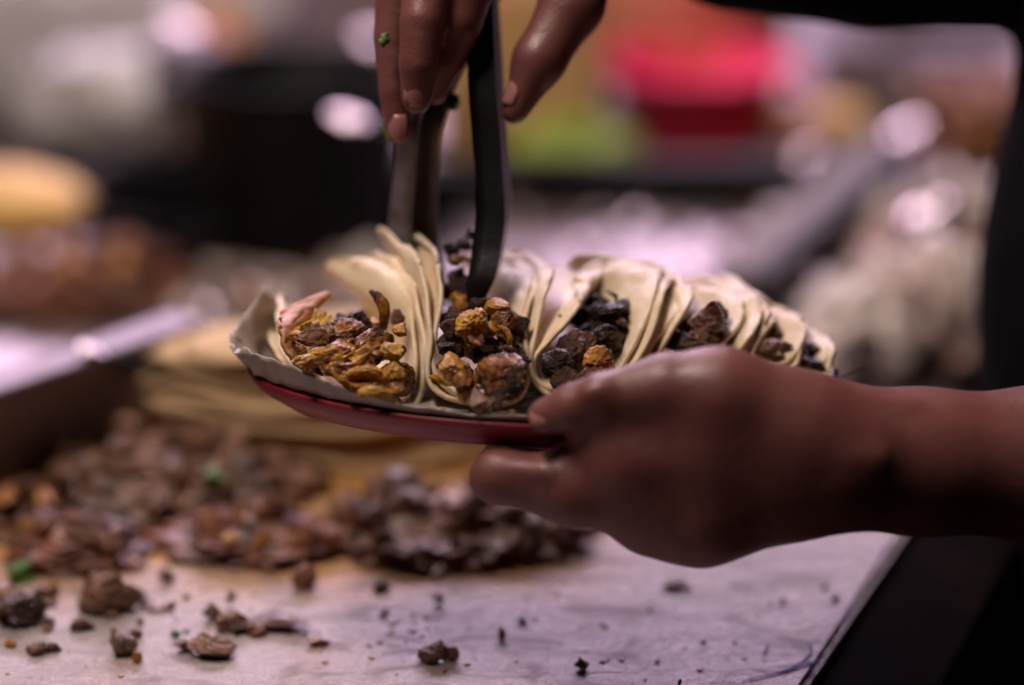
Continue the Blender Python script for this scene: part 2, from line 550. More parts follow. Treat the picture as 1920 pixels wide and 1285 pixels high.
def oval(prof, seg=96, name='plate'):
    verts, faces = [], []
    n = len(prof)
    for i in range(seg):
        a = 2 * math.pi * i / seg
        c, s = math.cos(a), math.sin(a)
        ex = 2 / 1.88
        ux, uy = math.copysign(abs(c) ** ex, c), math.copysign(abs(s) ** ex, s)
        for off, z in prof:
            verts.append((ux * (PA + off), uy * (PB + off), z))
    for i in range(seg):
        j = (i + 1) % seg
        for q in range(n - 1):
            faces.append((i * n + q, j * n + q, j * n + q + 1, i * n + q + 1))
    faces.append(tuple(i * n for i in range(seg))[::-1])
    faces.append(tuple(i * n + n - 1 for i in range(seg)))
    return mesh(name, verts, faces)


pl = link('plate', oval([(-0.02, -0.0085), (-0.011, -0.0065), (-0.004, -0.001), (-0.001, 0.0006), (0.0008, 0.0002), (0.0004, -0.002),
                         (-0.004, -0.0075), (-0.0105, -0.0115), (-0.0135, -0.0128), (-0.0145, -0.0138), (-0.0165, -0.0138), (-0.018, -0.0115)]), M['plate'])
pl.matrix_world = PM
tag(pl, 'shallow oval red plastic plate lined with paper and loaded with tacos', 'plate')

# paper sheet lying in the plate, standing above the rim at the front left and left
NA, NR = 260, 36
verts, faces = [], []
for i in range(NA):
    a = 2 * math.pi * i / NA
    c, s = math.cos(a), math.sin(a)
    ex = 2 / 1.88
    ux, uy = math.copysign(abs(c) ** ex, c), math.copysign(abs(s) ** ex, s)
    adeg = math.degrees(a)                                            # 180 = left tip, 270 = towards the camera

    def bumpf(a0, wd, h):
        dd = abs((adeg - a0 + 180) % 360 - 180)
        return h * math.exp(-(dd / wd) ** 2)
    up = 0.002 + bumpf(205, 26, 0.0105) + bumpf(181, 12, 0.009) + bumpf(163, 8, 0.022) + bumpf(130, 25, 0.006) + bumpf(30, 30, 0.004)
    out = bumpf(188, 17, 0.0075) + bumpf(165, 8, 0.002) + bumpf(215, 30, 0.002) + 0.0005
    for j in range(NR):
        t = j / (NR - 1)
        if t < 0.7:
            q = t / 0.7
            off, z = None, -0.0075
            x, y = ux * (PA - 0.02) * q, uy * (PB - 0.02) * q
        else:
            q = (t - 0.7) / 0.3
            if q < 0.5:
                off = -0.02 + 0.0192 * (q / 0.5)
                z = -0.0075 + 0.0093 * (q / 0.5) ** 1.4
            else:
                off = -0.0008 + (0.0008 + out) * (q - 0.5) / 0.5
                z = 0.0018 + up * ((q - 0.5) / 0.5)
            x, y = ux * (PA + off), uy * (PB + off)
        nz = Vector((x * 45, y * 45, 3.1))
        amp = 0.0002 + (0.0040 * max(0, (t - 0.7) / 0.3) * math.exp(-((adeg - 178) / 22) ** 2)) + 0.0007 * t
        z += noise.noise(nz) * amp + noise.noise(nz * 2.6) * amp
        x += noise.noise(nz * 2 + Vector((9, 0, 0))) * amp
        cr = max(0, (t - 0.72) / 0.28) * math.exp(-((adeg - 190) / 14) ** 2)
        z += cr * (0.009 * abs(noise.noise(nz * 3.5)) + 0.006 * abs(noise.noise(nz * 8))) - cr * 0.006
        y += cr * 0.009 * noise.noise(nz * 5 + Vector((0, 7, 0)))
        verts.append((x, y, z))
for i in range(NA):
    j = (i + 1) % NA
    for q in range(NR - 1):
        faces.append((i * NR + q, j * NR + q, j * NR + q + 1, i * NR + q + 1))
pp = link('paper_liner', mesh('paper_liner', verts, faces), M['paper'])
pp.matrix_world = PM
pp.modifiers.new('thickness', 'SOLIDIFY').thickness = 0.0003
tag(pp, 'greyish waxed paper lining the red plate with its left corner crumpled up', 'paper')

# ------------------------------------------------------------------ tortillas: front edge through the photograph's edge lines


def tortilla(pts, R, d0, mat, yaw, label, seed=0, wave=0.0009, thick=0.0019, pitch=0.0):
    """pts: (px, py[, yaw]) along the edge turned to the camera from one wall top round the fold to the other"""
    pts = [(p[0], p[1], p[2] if len(p) > 2 else yaw) for p in pts]
    NU, NV = 72, 26
    th = np.linspace(-math.pi / 2 * 0.985, math.pi / 2 * 0.985, NU)
    us = np.sin(th)
    c = catmull(pts, (us + 1) / 2)
    verts, faces = [], []
    o = Vector((seed * 3.7, seed * 1.3, 0))
    for i in range(NU):
        u = us[i]
        wd = R * max(0, 1 - abs(u) ** 2.5) ** 0.47 * (1 + 0.03 * noise.noise(Vector((u * 3, seed, 0))))
        ya = RAD(c[i][2])
        dr = Vector((-math.sin(ya), math.cos(ya), pitch))
        f = P(c[i][0], c[i][1], d0 - wd * math.cos(PITCH) * math.cos(ya))
        for j in range(NV):
            v = (1 - math.cos(math.pi * j / (NV - 1))) / 2
            q = f + dr * (2 * wd * v)
            a = wave * (0.5 + 1.0 * abs(u) ** 2)
            nv = Vector((u * 2.2, v * 3.0, seed * 5.1)) + o
            q = q + Vector((noise.noise(nv * 1.6), 0.3 * noise.noise(nv), 0.6 * noise.noise(nv * 1.4 + Vector((7, 7, 7))))) * (a * 2.2)
            q += Vector((noise.noise(nv * 5), 0, noise.noise(nv * 5 + o))) * a * 0.6
            verts.append(q)
    for i in range(NU - 1):
        for j in range(NV - 1):
            faces.append((i * NV + j, (i + 1) * NV + j, (i + 1) * NV + j + 1, i * NV + j + 1))
    ob = link('tortilla', mesh('tortilla', verts, faces), mat)
    m = ob.modifiers.new('thickness', 'SOLIDIFY'); m.thickness = thick; m.offset = 0
    tag(ob, label, 'tortilla', 'folded corn tortillas standing on the plate')
    return ob


T = M['tortilla']
D0 = 1.078
# first taco
tortilla([(524, 598, 5), (530, 640, 5), (556, 690, 8), (630, 735, 10), (715, 757, 12), (757, 752, 14), (776, 720, 16), (780, 660, 20),
          (774, 600, 32), (762, 550, 34), (746, 508, 40)], 0.05, D0, T, 12, 'inner tortilla of the leftmost taco with a pale flap bent over its filling', 1)
tortilla([(508, 640, 5), (520, 672, 5), (560, 712, 8), (640, 752, 10), (720, 772, 10), (770, 770, 12), (793, 735, 14), (797, 665, 16),
          (790, 600, 20), (778, 545, 21), (764, 504, 24)], 0.049, D0, T, 12, 'outer tortilla of the leftmost taco, second layer from its filling', 2)
# second taco
tortilla([(760, 470, 20), (779, 492, 19), (796, 534, 17), (808, 590, 14), (812, 640, 12), (804, 690, 10), (808, 722, 8), (840, 748, 8), (905, 762, 8),
          (965, 752, 8), (990, 715, 8), (986, 660, 10), (985, 610, 12), (1003, 560, 14), (1017, 520, 16)], 0.057, D0, T, 12,
         'outer tortilla of the second taco from the left, tall left wall', 3)
tortilla([(804, 466, 18), (822, 484, 17), (831, 517, 15), (829, 560, 13), (819, 625, 12), (812, 680, 8), (824, 718, 8), (858, 742, 8), (905, 750, 8),
          (950, 742, 8), (975, 705, 8), (974, 640, 14), (977, 600, 18), (988, 556, 22), (997, 517, 26)], 0.055, D0, T, 12,
         'inner tortilla of the second taco from the left around orange chicken', 4)
# third taco
tortilla([(1034, 511, 14), (1022, 560, 12), (1004, 625, 10), (996, 680, 8), (1004, 718, 8), (1035, 745, 8), (1095, 766, 8), (1150, 740, 10),
          (1188, 690, 12), (1222, 620, 14), (1243, 562, 18), (1262, 530, 22)], 0.056, D0, T, 12,
         'outer tortilla of the third taco from the left, around the dark meat', 5)
tortilla([(1078, 531, -14), (1091, 560, -14), (1066, 602, -8), (1028, 640, 0), (1004, 672, 4), (1002, 702, 6), (1022, 724, 8), (1070, 740, 8), (1110, 745, 8), (1150, 715, 10),
          (1180, 670, 14), (1210, 610, 20), (1232, 555, 26), (1243, 514, 32)], 0.054, D0, T, 12,
         'inner tortilla of the third taco with a rounded left flap dotted with crumbs', 6)
# fourth taco
tortilla([(1274, 545, 16), (1268, 575, 14), (1240, 622, 10), (1216, 670, 10), (1230, 710, 10), (1290, 730, 10), (1350, 705, 12),
          (1392, 655, 16), (1424, 612, 20), (1430, 585, 24), (1418, 562, 28)], 0.05, D0 + 0.004, T, 12,
         'outer tortilla of the fourth taco from the left, behind the thumb', 7)
tortilla([(1285, 536, 16), (1294, 560, 14), (1283, 594, 12), (1256, 630, 10), (1236, 668, 10), (1250, 700, 10), (1295, 715, 10), (1335, 690, 14),
          (1358, 641, 20), (1386, 616, 26), (1396, 588, 30), (1384, 558, 36)], 0.048, D0 + 0.004, T, 12,
         'inner tortilla of the fourth taco wrapped round a brown beef lump', 8)
# fifth taco
tortilla([(1432, 566, 16), (1442, 590, 14), (1420, 632, 10), (1392, 665, 10), (1410, 700, 10), (1450, 712, 10), (1484, 694, 14), (1502, 660, 20), (1512, 632, 24),
          (1508, 604, 28)], 0.044, D0 + 0.008, T, 12, 'outer tortilla of the fifth taco from the left', 9)
tortilla([(1444, 576, 14), (1447, 600, 12), (1430, 634, 10), (1410, 668, 10), (1428, 690, 10), (1462, 688, 16), (1494, 664, 30), (1507, 632, 40),
          (1503, 606, 46), (1488, 590, 50)], 0.044, D0 + 0.008, T, 12, 'inner tortilla of the fifth taco with a broad speckled flap', 10)
# sixth taco
tortilla([(1480, 640, 14), (1488, 680, 12), (1508, 712, 10), (1540, 716, 10), (1556, 690, 16), (1566, 655, 26), (1556, 634, 36)], 0.034, D0 + 0.01, T, 12,
         'outer tortilla of the rightmost small taco by the wrist', 11)
tortilla([(1490, 650, 14), (1496, 685, 12), (1514, 706, 10), (1536, 704, 12), (1546, 680, 20), (1553, 655, 34), (1548, 638, 40)], 0.032, D0 + 0.01, T, 12,
         'inner tortilla of the rightmost small taco, dark inside', 12)
# soaked scrap of tortilla at the left end of the first taco
tortilla([(528, 592, -25), (526, 620, -20), (536, 655, -10), (562, 690, 0), (590, 705, 0)], 0.03, 1.045, M['tortilla_soaked'], 0,
         'sauce soaked orange tortilla edge at the left end of the plate', 13, 0.0009, 0.0022)

# ------------------------------------------------------------------ fillings
G1 = 'chicken pieces heaped in the leftmost taco'
G2 = 'chicken pieces heaped in the second taco'


def fill(px, py, d, wpx, kind, mat, label, group=None, name='meat_chunk', rot=None, idx=None, sq=None):
    me = {'f': FINE, 's': STRIP, 'm': MID, 'ms': MIDSTRIP}[kind]
    me = me[(idx if idx is not None else int(px * 7 + py * 3)) % len(me)]
    r = random.Random(px * 31 + py)
    if rot is None: rot = (r.uniform(-0.6, 0.6), r.uniform(-0.5, 0.5), r.uniform(0, 6.28))
    else: rot = (r.uniform(0, 6.28), rot, r.uniform(-0.3, 0.3))       # second angle: tilt in the picture plane
    s = wpx * K * d / 2
    return chunk('chicken_piece' if name == 'meat_chunk' and mat in (M['chicken'], M['pale_chicken']) else name, me, mat, P(px, py, d), s if sq is None else (s * sq[0], s * sq[1], s * sq[2]), rot, label, 'meat piece', group)


L1 = 'orange brown chicken piece heaped in the leftmost taco'
CH, PCH = M['chicken'], M['pale_chicken']
fill(665, 612, 1.035, 80, 'f', M['char'], 'glossy black charred lump in the leftmost taco', idx=1)
fill(640, 608, 1.045, 56, 'f', M['char'], 'small black burnt edge beside the charred lump', idx=4)
fill(714, 585, 1.028, 100, 's', CH, 'upright browned chicken strip leaning on the pale tortilla flap', rot=1.22, idx=0)
fill(596, 664, 1.004, 92, 's', PCH, 'pale golden chicken strip at the left of the leftmost taco', rot=-0.62, idx=1)
fill(708, 663, 0.998, 26, 'f', PCH, 'pale ring shaped gristle bit in the leftmost taco', idx=3)
for a in ((600, 612, 1.04, 92, 'f', PCH), (575, 640, 1.025, 60, 'f', CH), (640, 665, 1.012, 92, 'f', CH), (665, 680, 1.0, 84, 's', CH, -0.25), (700, 640, 1.015, 76, 'f', CH),
          (742, 660, 1.002, 62, 'f', PCH), (690, 700, 0.996, 95, 's', CH, 0.12), (735, 700, 0.996, 60, 'f', CH), (712, 733, 0.99, 92, 's', PCH, 0.1),
          (640, 705, 1.0, 78, 's', CH, 0.35), (752, 620, 1.02, 46, 'f', CH), (622, 690, 1.0, 50, 'f', CH), (672, 722, 0.996, 80, 's', CH, 0.25), (740, 735, 0.993, 56, 'f', CH),
          (585, 690, 1.006, 60, 's', CH, 0.5), (655, 640, 1.03, 70, 'f', M['dark']), (700, 610, 1.045, 60, 'f', CH), (745, 595, 1.04, 46, 'f', M['dark']), (730, 640, 1.02, 50, 's', CH, 1.1),
          (610, 640, 1.022, 60, 's', PCH, -0.2), (680, 655, 1.004, 44, 's', PCH, -0.4)):
    fill(*a[:6], L1, G1, rot=a[6] if len(a) > 6 else None)
for i_ in range(30):
    x_ = rnd.uniform(560, 762); y_ = rnd.uniform(0, 1)
    lo = 668 + (x_ - 560) * 0.36; hi = 622
    fill(round(x_), round(hi + (lo + 18 - hi) * y_), 1.03 - 0.034 * y_, rnd.choice((56, 74, 92)), rnd.choice('fsss'), rnd.choice((CH, CH, CH, PCH, M['dark'])), L1, G1, rot=rnd.uniform(-0.5, 0.6))
L2 = 'orange chicken chunk heaped in the second taco'
fill(905, 757, 0.985, 74, 'f', M['beef'], 'greyish brown lump fallen in front of the second taco', idx=2)
fill(930, 752, 0.99, 46, 'f', M['beef'], 'small grey brown piece beside the lump in front of the second taco', idx=5)
fill(884, 606, 1.012, 86, 'f', CH, 'bright orange rounded chicken chunk in the middle of the second taco', idx=6)
fill(888, 640, 1.002, 64, 'f', PCH, 'flat pale tan chicken slice under the rounded orange chunk', idx=0, sq=(1, 0.8, 0.6))
fill(938, 698, 0.995, 118, 'f', CH, 'large glossy orange yellow chicken chunk low in the second taco', idx=7)
for a in ((945, 600, 1.02, 62, 'f', CH), (950, 630, 1.012, 56, 's', CH, 1.0), (845, 655, 1.01, 66, 'f', M['dark']), (852, 690, 1.0, 78, 'f', CH), (870, 710, 0.995, 56, 'f', CH),
          (850, 620, 1.02, 60, 'f', M['dark']), (905, 660, 1.012, 70, 'f', M['dark']), (880, 735, 0.998, 60, 'f', CH), (930, 575, 1.03, 66, 'f', CH), (900, 570, 1.035, 60, 'f', M['dark']),
          (960, 665, 1.005, 60, 's', CH, 0.7), (850, 590, 1.035, 60, 'f', M['dark']), (920, 620, 1.022, 50, 'f', PCH), (965, 725, 1.0, 50, 'f', M['dark']), (905, 600, 1.045, 90, 'f', M['dark'])):
    fill(*a[:6], L2, G2, rot=a[6] if len(a) > 6 else None)
for i_ in range(26):
    x_ = rnd.uniform(835, 968); y_ = rnd.uniform(0, 1)
    fill(round(x_), round(575 + 160 * y_), 1.045 - 0.038 * y_, rnd.choice((50, 64, 78)), rnd.choice('fss'), rnd.choice((CH, CH, PCH, M['dark'], M['dark'])), L2, G2, rot=rnd.uniform(-0.9, 0.9))
L3 = 'chicken bit squeezed between the tong tips above the second taco'
for a in ((858, 487, 1.06, 42, 'f', CH), (885, 492, 1.062, 44, 's', PCH), (880, 540, 1.055, 72, 'f', M['dark']), (868, 565, 1.05, 60, 'f', CH), (860, 520, 1.065, 56, 'f', M['dark']),
          (895, 510, 1.066, 44, 'f', CH), (845, 545, 1.06, 52, 'f', M['dark']), (890, 440, 1.07, 40, 'f', M['dark']), (872, 460, 1.072, 44, 'f', M['dark']), (845, 470, 1.07, 40, 'f', M['dark'])):
    fill(*a[:6], L3, 'chicken bits held by the tong tips')
L4 = 'blackened glossy meat lump in the third taco'
for a in ((1135, 590, 1.05, 92, 'f'), (1165, 575, 1.055, 66, 'f'), (1108, 620, 1.045, 84, 'f'), (1150, 555, 1.06, 40, 's'), (1120, 575, 1.05, 46, 's'), (1165, 610, 1.045, 60, 's'), (1130, 620, 1.03, 54, 's'), (1080, 650, 1.035, 100, 'f'), (1130, 640, 1.04, 90, 'f'), (1050, 680, 1.02, 80, 'f'),
          (1100, 600, 1.06, 80, 'f'), (1060, 710, 1.015, 70, 'f'), (1160, 640, 1.05, 80, 'f'), (1120, 570, 1.07, 60, 'f')):
    fill(*a[:5], M['char'] if a[1] < 660 and a[0] > 1095 else M['dark'], L4 if a[1] < 660 and a[0] > 1095 else 'dark brown meat lump low in the third taco', 'blackened meat in the third taco' if a[1] < 660 and a[0] > 1095 else 'dark brown meat low in the third taco')  # lower lumps coloured dark to stand in for the shade inside the fold
fill(1118, 678, 1.008, 84, 'f', CH, 'orange brown meat chunk at the front of the third taco', idx=5)
fill(1108, 705, 1.003, 60, 'f', M['red_meat'], 'reddish meat scrap low in the third taco above the thumb', idx=3)
for a in ((1050, 592), (1060, 597)):
    fill(*a, 1.05, 14 if a[0] > 1055 else 9, 'f', M['red_meat'], 'tiny brown crumb stuck on the rounded tortilla flap', 'crumbs on the rounded flap', name='meat_crumb')
fill(1325, 600, 1.045, 100, 'f', M['beef'], 'brown purple beef lump rising from the fourth taco', idx=4, sq=(0.9, 0.9, 1.3))
fill(1350, 585, 1.055, 62, 'f', M['dark'], 'dark ragged edge of beef beside the brown purple lump', idx=2)
fill(1310, 640, 1.04, 76, 'f', M['beef'], 'lower brown beef piece in the fourth taco', idx=6)
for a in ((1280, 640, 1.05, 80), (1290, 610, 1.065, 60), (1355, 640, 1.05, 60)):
    fill(*a, 'f', M['char'], 'dark shaded meat deep in the fourth taco', 'dark meat deep in the fourth taco')  # char colour stands in for the shade deep between the walls
for a in ((1450, 625, 1.065, 40), (1440, 650, 1.05, 50), (1470, 650, 1.055, 40)):
    fill(*a, 'f', M['beef'], 'beef scrap sticking to the speckled flap of the fifth taco', 'beef scraps in the fifth taco')
for a in ((1525, 655, 1.07, 50), (1510, 680, 1.062, 60), (1532, 685, 1.06, 44)):
    fill(*a, 'f', M['char'], 'dark meat piece in the rightmost small taco', 'dark meat in the rightmost taco')
# crumbs on the paper in front
for a in ((830, 770, 18), (960, 775, 22), (985, 790, 16), (1010, 783, 14)):
    fill(a[0], a[1], 0.992, a[2], 'f', M['beef'], 'small crumb on the paper near the plate rim', 'crumbs on the plate paper', name='meat_crumb')

# plastic edge with its violet glint painted on, and loose hair-like thread at the right end of the plate
c = catmull([(1545, 728), (1560, 722), (1566, 708), (1566, 690)], 16)
verts, faces = [], []
for i, (x, y) in enumerate(c):
    verts += [P(x, y, 1.05), P(x + 5, y + 1, 1.062)]
    if i: faces.append((2 * i - 2, 2 * i - 1, 2 * i + 1, 2 * i))
o = link('plastic_strip', mesh('plastic_strip', verts, faces), M['purple'])
o.modifiers.new('thickness', 'SOLIDIFY').thickness = 0.0008
tag(o, 'violet plastic sliver at the right end of the plate', 'plastic strip')
c = catmull([(1566, 712), (1580, 706), (1600, 698), (1622, 690)], 12)
o = tube('thread', [P(x, y, 1.05 + 0.0004 * i) for i, (x, y) in enumerate(c)], 0.00025, M['wood'], seg=6)
tag(o, 'fine dark thread sticking out beyond the rightmost taco', 'thread')

# ------------------------------------------------------------------ tongs


def channel(name, pts, wid, lip, yaw, inward, mat, parent):
    """U-shaped strip swept down pts; web spans the depth direction (turned by yaw), lips point inward (+1 right, -1 left)"""
    yv = Vector((math.sin(yaw), math.cos(yaw), 0))
    xv = Vector((math.cos(yaw), -math.sin(yaw), 0)) * inward
    verts, faces = [], []
    ns = 0
    for i, (p, k) in enumerate(pts):
        W, Lp = wid * k, lip * k
        sc = 1 + 0.07 * noise.noise(Vector((i * 0.2, wid * 900, inward)))
        sec = [(Lp * sc, -W), (Lp * 0.5, -W * 1.0), (0, -W), (0, -W * 0.3), (0, W * 0.3), (0, W), (Lp * 0.5, W), (Lp * (2 - sc), W)]
        ns = len(sec)
        for a, b in sec:
            q = p + xv * a + yv * b
            q += Vector((noise.noise(q * 40), noise.noise(q * 40 + Vector((5, 5, 5))), 0)) * 0.0004
            verts.append(q)
    for i in range(len(pts) - 1):
        for s in range(ns - 1):
            faces.append((i * ns + s, i * ns + s + 1, (i + 1) * ns + s + 1, (i + 1) * ns + s))
    o = link(name, mesh(name, verts, faces), mat, parent)
    o.data.set_sharp_from_angle(angle=RAD(50))
    m = o.modifiers.new('thickness', 'SOLIDIFY'); m.thickness = 0.0012; m.offset = 0
    return o


hinge = P(905, -60, 1.075)
tongs = empty('tongs', hinge)
tag(tongs, 'blackened steel kitchen tongs lowered into the second taco', 'tongs')


def tpath(pts, dd):
    c = catmull(pts, 60)
    return [(P(x, y, d) - hinge, k) for x, y, d, k in c]


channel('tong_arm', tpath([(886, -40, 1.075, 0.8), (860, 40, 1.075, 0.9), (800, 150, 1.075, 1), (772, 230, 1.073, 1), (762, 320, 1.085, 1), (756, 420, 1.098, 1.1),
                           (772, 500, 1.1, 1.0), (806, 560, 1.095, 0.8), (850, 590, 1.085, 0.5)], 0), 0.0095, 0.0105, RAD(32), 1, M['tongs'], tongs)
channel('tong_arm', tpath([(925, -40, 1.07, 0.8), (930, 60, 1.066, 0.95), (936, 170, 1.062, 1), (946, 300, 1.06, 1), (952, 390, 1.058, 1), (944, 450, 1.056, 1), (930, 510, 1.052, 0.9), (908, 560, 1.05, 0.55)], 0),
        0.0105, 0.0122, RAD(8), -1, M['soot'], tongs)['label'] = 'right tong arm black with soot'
bm = bmesh.new(); bmesh.ops.create_cone(bm, segments=20, radius1=0.006, radius2=0.006, depth=0.026, cap_ends=True)
hp = from_bm('hinge_pin', bm, M['tongs'], tongs); hp.rotation_euler = (math.pi / 2, 0, 0)
fill(846, 192, 1.07, 44, 'f', M['dark'], 'dark scrap of meat stuck on the inside of the tongs below the fingers', idx=2)

# ------------------------------------------------------------------ person: one continuous body surface from a distance field


class Field:
    def __init__(s, lo, hi, h):
        s.lo = np.array(lo, float); s.h = h
        s.n = np.ceil((np.array(hi) - s.lo) / h).astype(int) + 1
        s.f = np.full(s.n, 0.05, np.float32)

    def cone(s, a, b, ra, rb, k=0.006, flat=None):
        """tapered capsule smooth-merged with radius k"""
        a = np.array(a, float); b = np.array(b, float)
        m = max(ra, rb) + 3 * k + 0.004
        i0 = np.maximum(np.floor((np.minimum(a, b) - m - s.lo) / s.h).astype(int), 0)
        i1 = np.minimum(np.ceil((np.maximum(a, b) + m - s.lo) / s.h).astype(int) + 1, s.n)
        if np.any(i1 <= i0): return
        ax = [s.lo[q] + s.h * np.arange(i0[q], i1[q]) for q in range(3)]
        X, Y, Z = np.meshgrid(*ax, indexing='ij', sparse=True)
        ab = b - a; L2 = max(float(ab @ ab), 1e-12)
        t = np.clip(((X - a[0]) * ab[0] + (Y - a[1]) * ab[1] + (Z - a[2]) * ab[2]) / L2, 0, 1)
        dx, dy, dz = X - a[0] - t * ab[0], Y - a[1] - t * ab[1], Z - a[2] - t * ab[2]
        if flat is not None: dx, dy, dz = dx / flat[0], dy / flat[1], dz / flat[2]
        d = np.sqrt(dx * dx + dy * dy + dz * dz) - (ra + (rb - ra) * t)
        sl = tuple(slice(i0[q], i1[q]) for q in range(3))
        g = s.f[sl]
        hh = np.clip(0.5 + 0.5 * (g - d) / k, 0, 1)
        s.f[sl] = (g * (1 - hh) + d * hh - k * hh * (1 - hh)).astype(np.float32)

    def chain(s, pts, k=0.006):
        for (a, ra), (b, rb) in zip(pts[:-1], pts[1:]): s.cone(a, b, ra, rb, k)

    def mesh(s, name):
        f = s.f; ins = f < 0
        c = np.zeros(tuple(np.array(f.shape) - 1), np.int8)
        for dx in (0, 1):
            for dy in (0, 1):
                for dz in (0, 1):
                    c += ins[dx:f.shape[0] - 1 + dx, dy:f.shape[1] - 1 + dy, dz:f.shape[2] - 1 + dz]
        act = np.argwhere((c > 0) & (c < 8))
        idx = np.full(c.shape, -1, np.int32)
        idx[tuple(act.T)] = np.arange(len(act))
        pos = np.zeros((len(act), 3)); cnt = np.zeros(len(act))
        cor = [(0, 0, 0), (1, 0, 0), (0, 1, 0), (1, 1, 0), (0, 0, 1), (1, 0, 1), (0, 1, 1), (1, 1, 1)]
        val = [f[act[:, 0] + q[0], act[:, 1] + q[1], act[:, 2] + q[2]] for q in cor]
        for i in range(8):
            for j in range(i + 1, 8):
                if sum(abs(cor[i][q] - cor[j][q]) for q in range(3)) != 1: continue
                m = (val[i] < 0) != (val[j] < 0)
                t = np.where(m, val[i] / np.where(m, val[i] - val[j], 1), 0)
                p = np.array(cor[i])[None] + t[:, None] * (np.array(cor[j]) - np.array(cor[i]))[None]
                pos += np.where(m[:, None], p, 0); cnt += m
        pos = (act + pos / cnt[:, None]) * s.h + s.lo
        quads = []
        for ax in range(3):
            sl0 = [slice(None)] * 3; sl1 = [slice(None)] * 3
            sl0[ax] = slice(0, -1); sl1[ax] = slice(1, None)
            e = np.argwhere(ins[tuple(sl0)] != ins[tuple(sl1)])
            o1, o2 = (ax + 1) % 3, (ax + 2) % 3
            e = e[(e[:, o1] > 0) & (e[:, o2] > 0) & (e[:, o1] < c.shape[o1]) & (e[:, o2] < c.shape[o2]) & (e[:, ax] < c.shape[ax])]
            fl = ins[tuple(e.T)]
            u1 = np.zeros(3, int); u1[o1] = 1
            u2 = np.zeros(3, int); u2[o2] = 1
            q = np.stack([idx[tuple((e - u1 - u2).T)], idx[tuple((e - u2).T)], idx[tuple(e.T)], idx[tuple((e - u1).T)]], 1)
            q[~fl] = q[~fl][:, ::-1]
            quads.append(q)
        q = np.vstack(quads); q = q[(q >= 0).all(1)]
        me = bpy.data.meshes.new(name)
        me.from_pydata(pos.tolist(), [], q.tolist())
        me.update()
        return me


F = Field((-0.075, 0.83, -0.02), (0.52, 1.42, 0.5), 0.002)


def pr(px, py, d, r): return (tuple(P(px, py, d)), r)


# -- left arm and hand under the plate
F.chain([pr(1560, 857, 0.98, 0.0275), pr(1720, 866, 0.99, 0.0285), pr(1960, 872, 1.0, 0.031), pr(2250, 880, 1.03, 0.04)], 0.01)
F.chain([pr(2250, 880, 1.03, 0.04), ((0.345, 0.98, 0.36), 0.045), ((0.37, 1.0, 0.42), 0.05), ((0.38, 1.13, 0.44), 0.05), ((0.37, 1.27, 0.43), 0.05)], 0.02)
F.chain([pr(1560, 857, 0.98, 0.0275), pr(1440, 845, 0.985, 0.031), pr(1330, 860, 0.99, 0.03), pr(1230, 895, 0.995, 0.024)], 0.014)
F.chain([pr(1470, 905, 0.985, 0.021), pr(1310, 955, 0.985, 0.0205), pr(1215, 960, 0.985, 0.0165)], 0.014)     # lower edge of the palm
F.chain([pr(1500, 800, 0.97, 0.021), pr(1350, 742, 0.965, 0.0178), pr(1250, 733, 0.965, 0.0148)], 0.010)       # ball of the thumb
F.chain([pr(1250, 733, 0.965, 0.0148), pr(1130, 752, 0.966, 0.0112), pr(1075, 766, 0.968, 0.0098), pr(1022, 780, 0.972, 0.0074)], 0.003)   # thumb
F.chain([pr(1330, 830, 0.972, 0.021), pr(1180, 862, 0.976, 0.0175), pr(1080, 882, 0.982, 0.012)], 0.012)        # web below the thumb
F.chain([pr(1230, 930, 0.98, 0.018), pr(1080, 918, 0.982, 0.0145), pr(935, 893, 0.99, 0.0108), pr(945, 868, 1.03, 0.0092), pr(990, 850, 1.07, 0.008)], 0.006)   # index
F.chain([pr(1230, 910, 1.01, 0.018), pr(1080, 905, 1.015, 0.0135), pr(955, 880, 1.025, 0.0102), pr(970, 855, 1.065, 0.009), pr(1010, 835, 1.1, 0.008)], 0.004)
F.chain([pr(1260, 900, 1.035, 0.017), pr(1110, 890, 1.045, 0.0128), pr(1000, 865, 1.055, 0.0098), pr(1010, 835, 1.09, 0.0085), pr(1040, 815, 1.115, 0.0075)], 0.004)
F.chain([pr(1290, 885, 1.055, 0.015), pr(1170, 868, 1.07, 0.011), pr(1080, 845, 1.085, 0.0085), pr(1090, 820, 1.11, 0.0075)], 0.004)
F.chain([pr(1420, 860, 1.0, 0.028), pr(1280, 895, 1.03, 0.02)], 0.012)
for a_, b_, ra_, rb_ in ((pr(1130, 728, 0.957, 0), pr(1105, 738, 0.957, 0), 0.0028, 0.0024), (pr(1560, 760, 0.966, 0), pr(1420, 735, 0.962, 0), 0.005, 0.0045),
                         (pr(1700, 770, 0.972, 0), pr(1560, 765, 0.966, 0), 0.004, 0.005), (pr(1640, 860, 0.956, 0), pr(1480, 845, 0.957, 0), 0.0045, 0.004),
                         (pr(1330, 790, 0.957, 0), pr(1220, 815, 0.962, 0), 0.004, 0.003), (pr(1020, 885, 0.972, 0), pr(960, 880, 0.98, 0), 0.003, 0.003)):
    F.cone(a_[0], b_[0], ra_, rb_, 0.006)
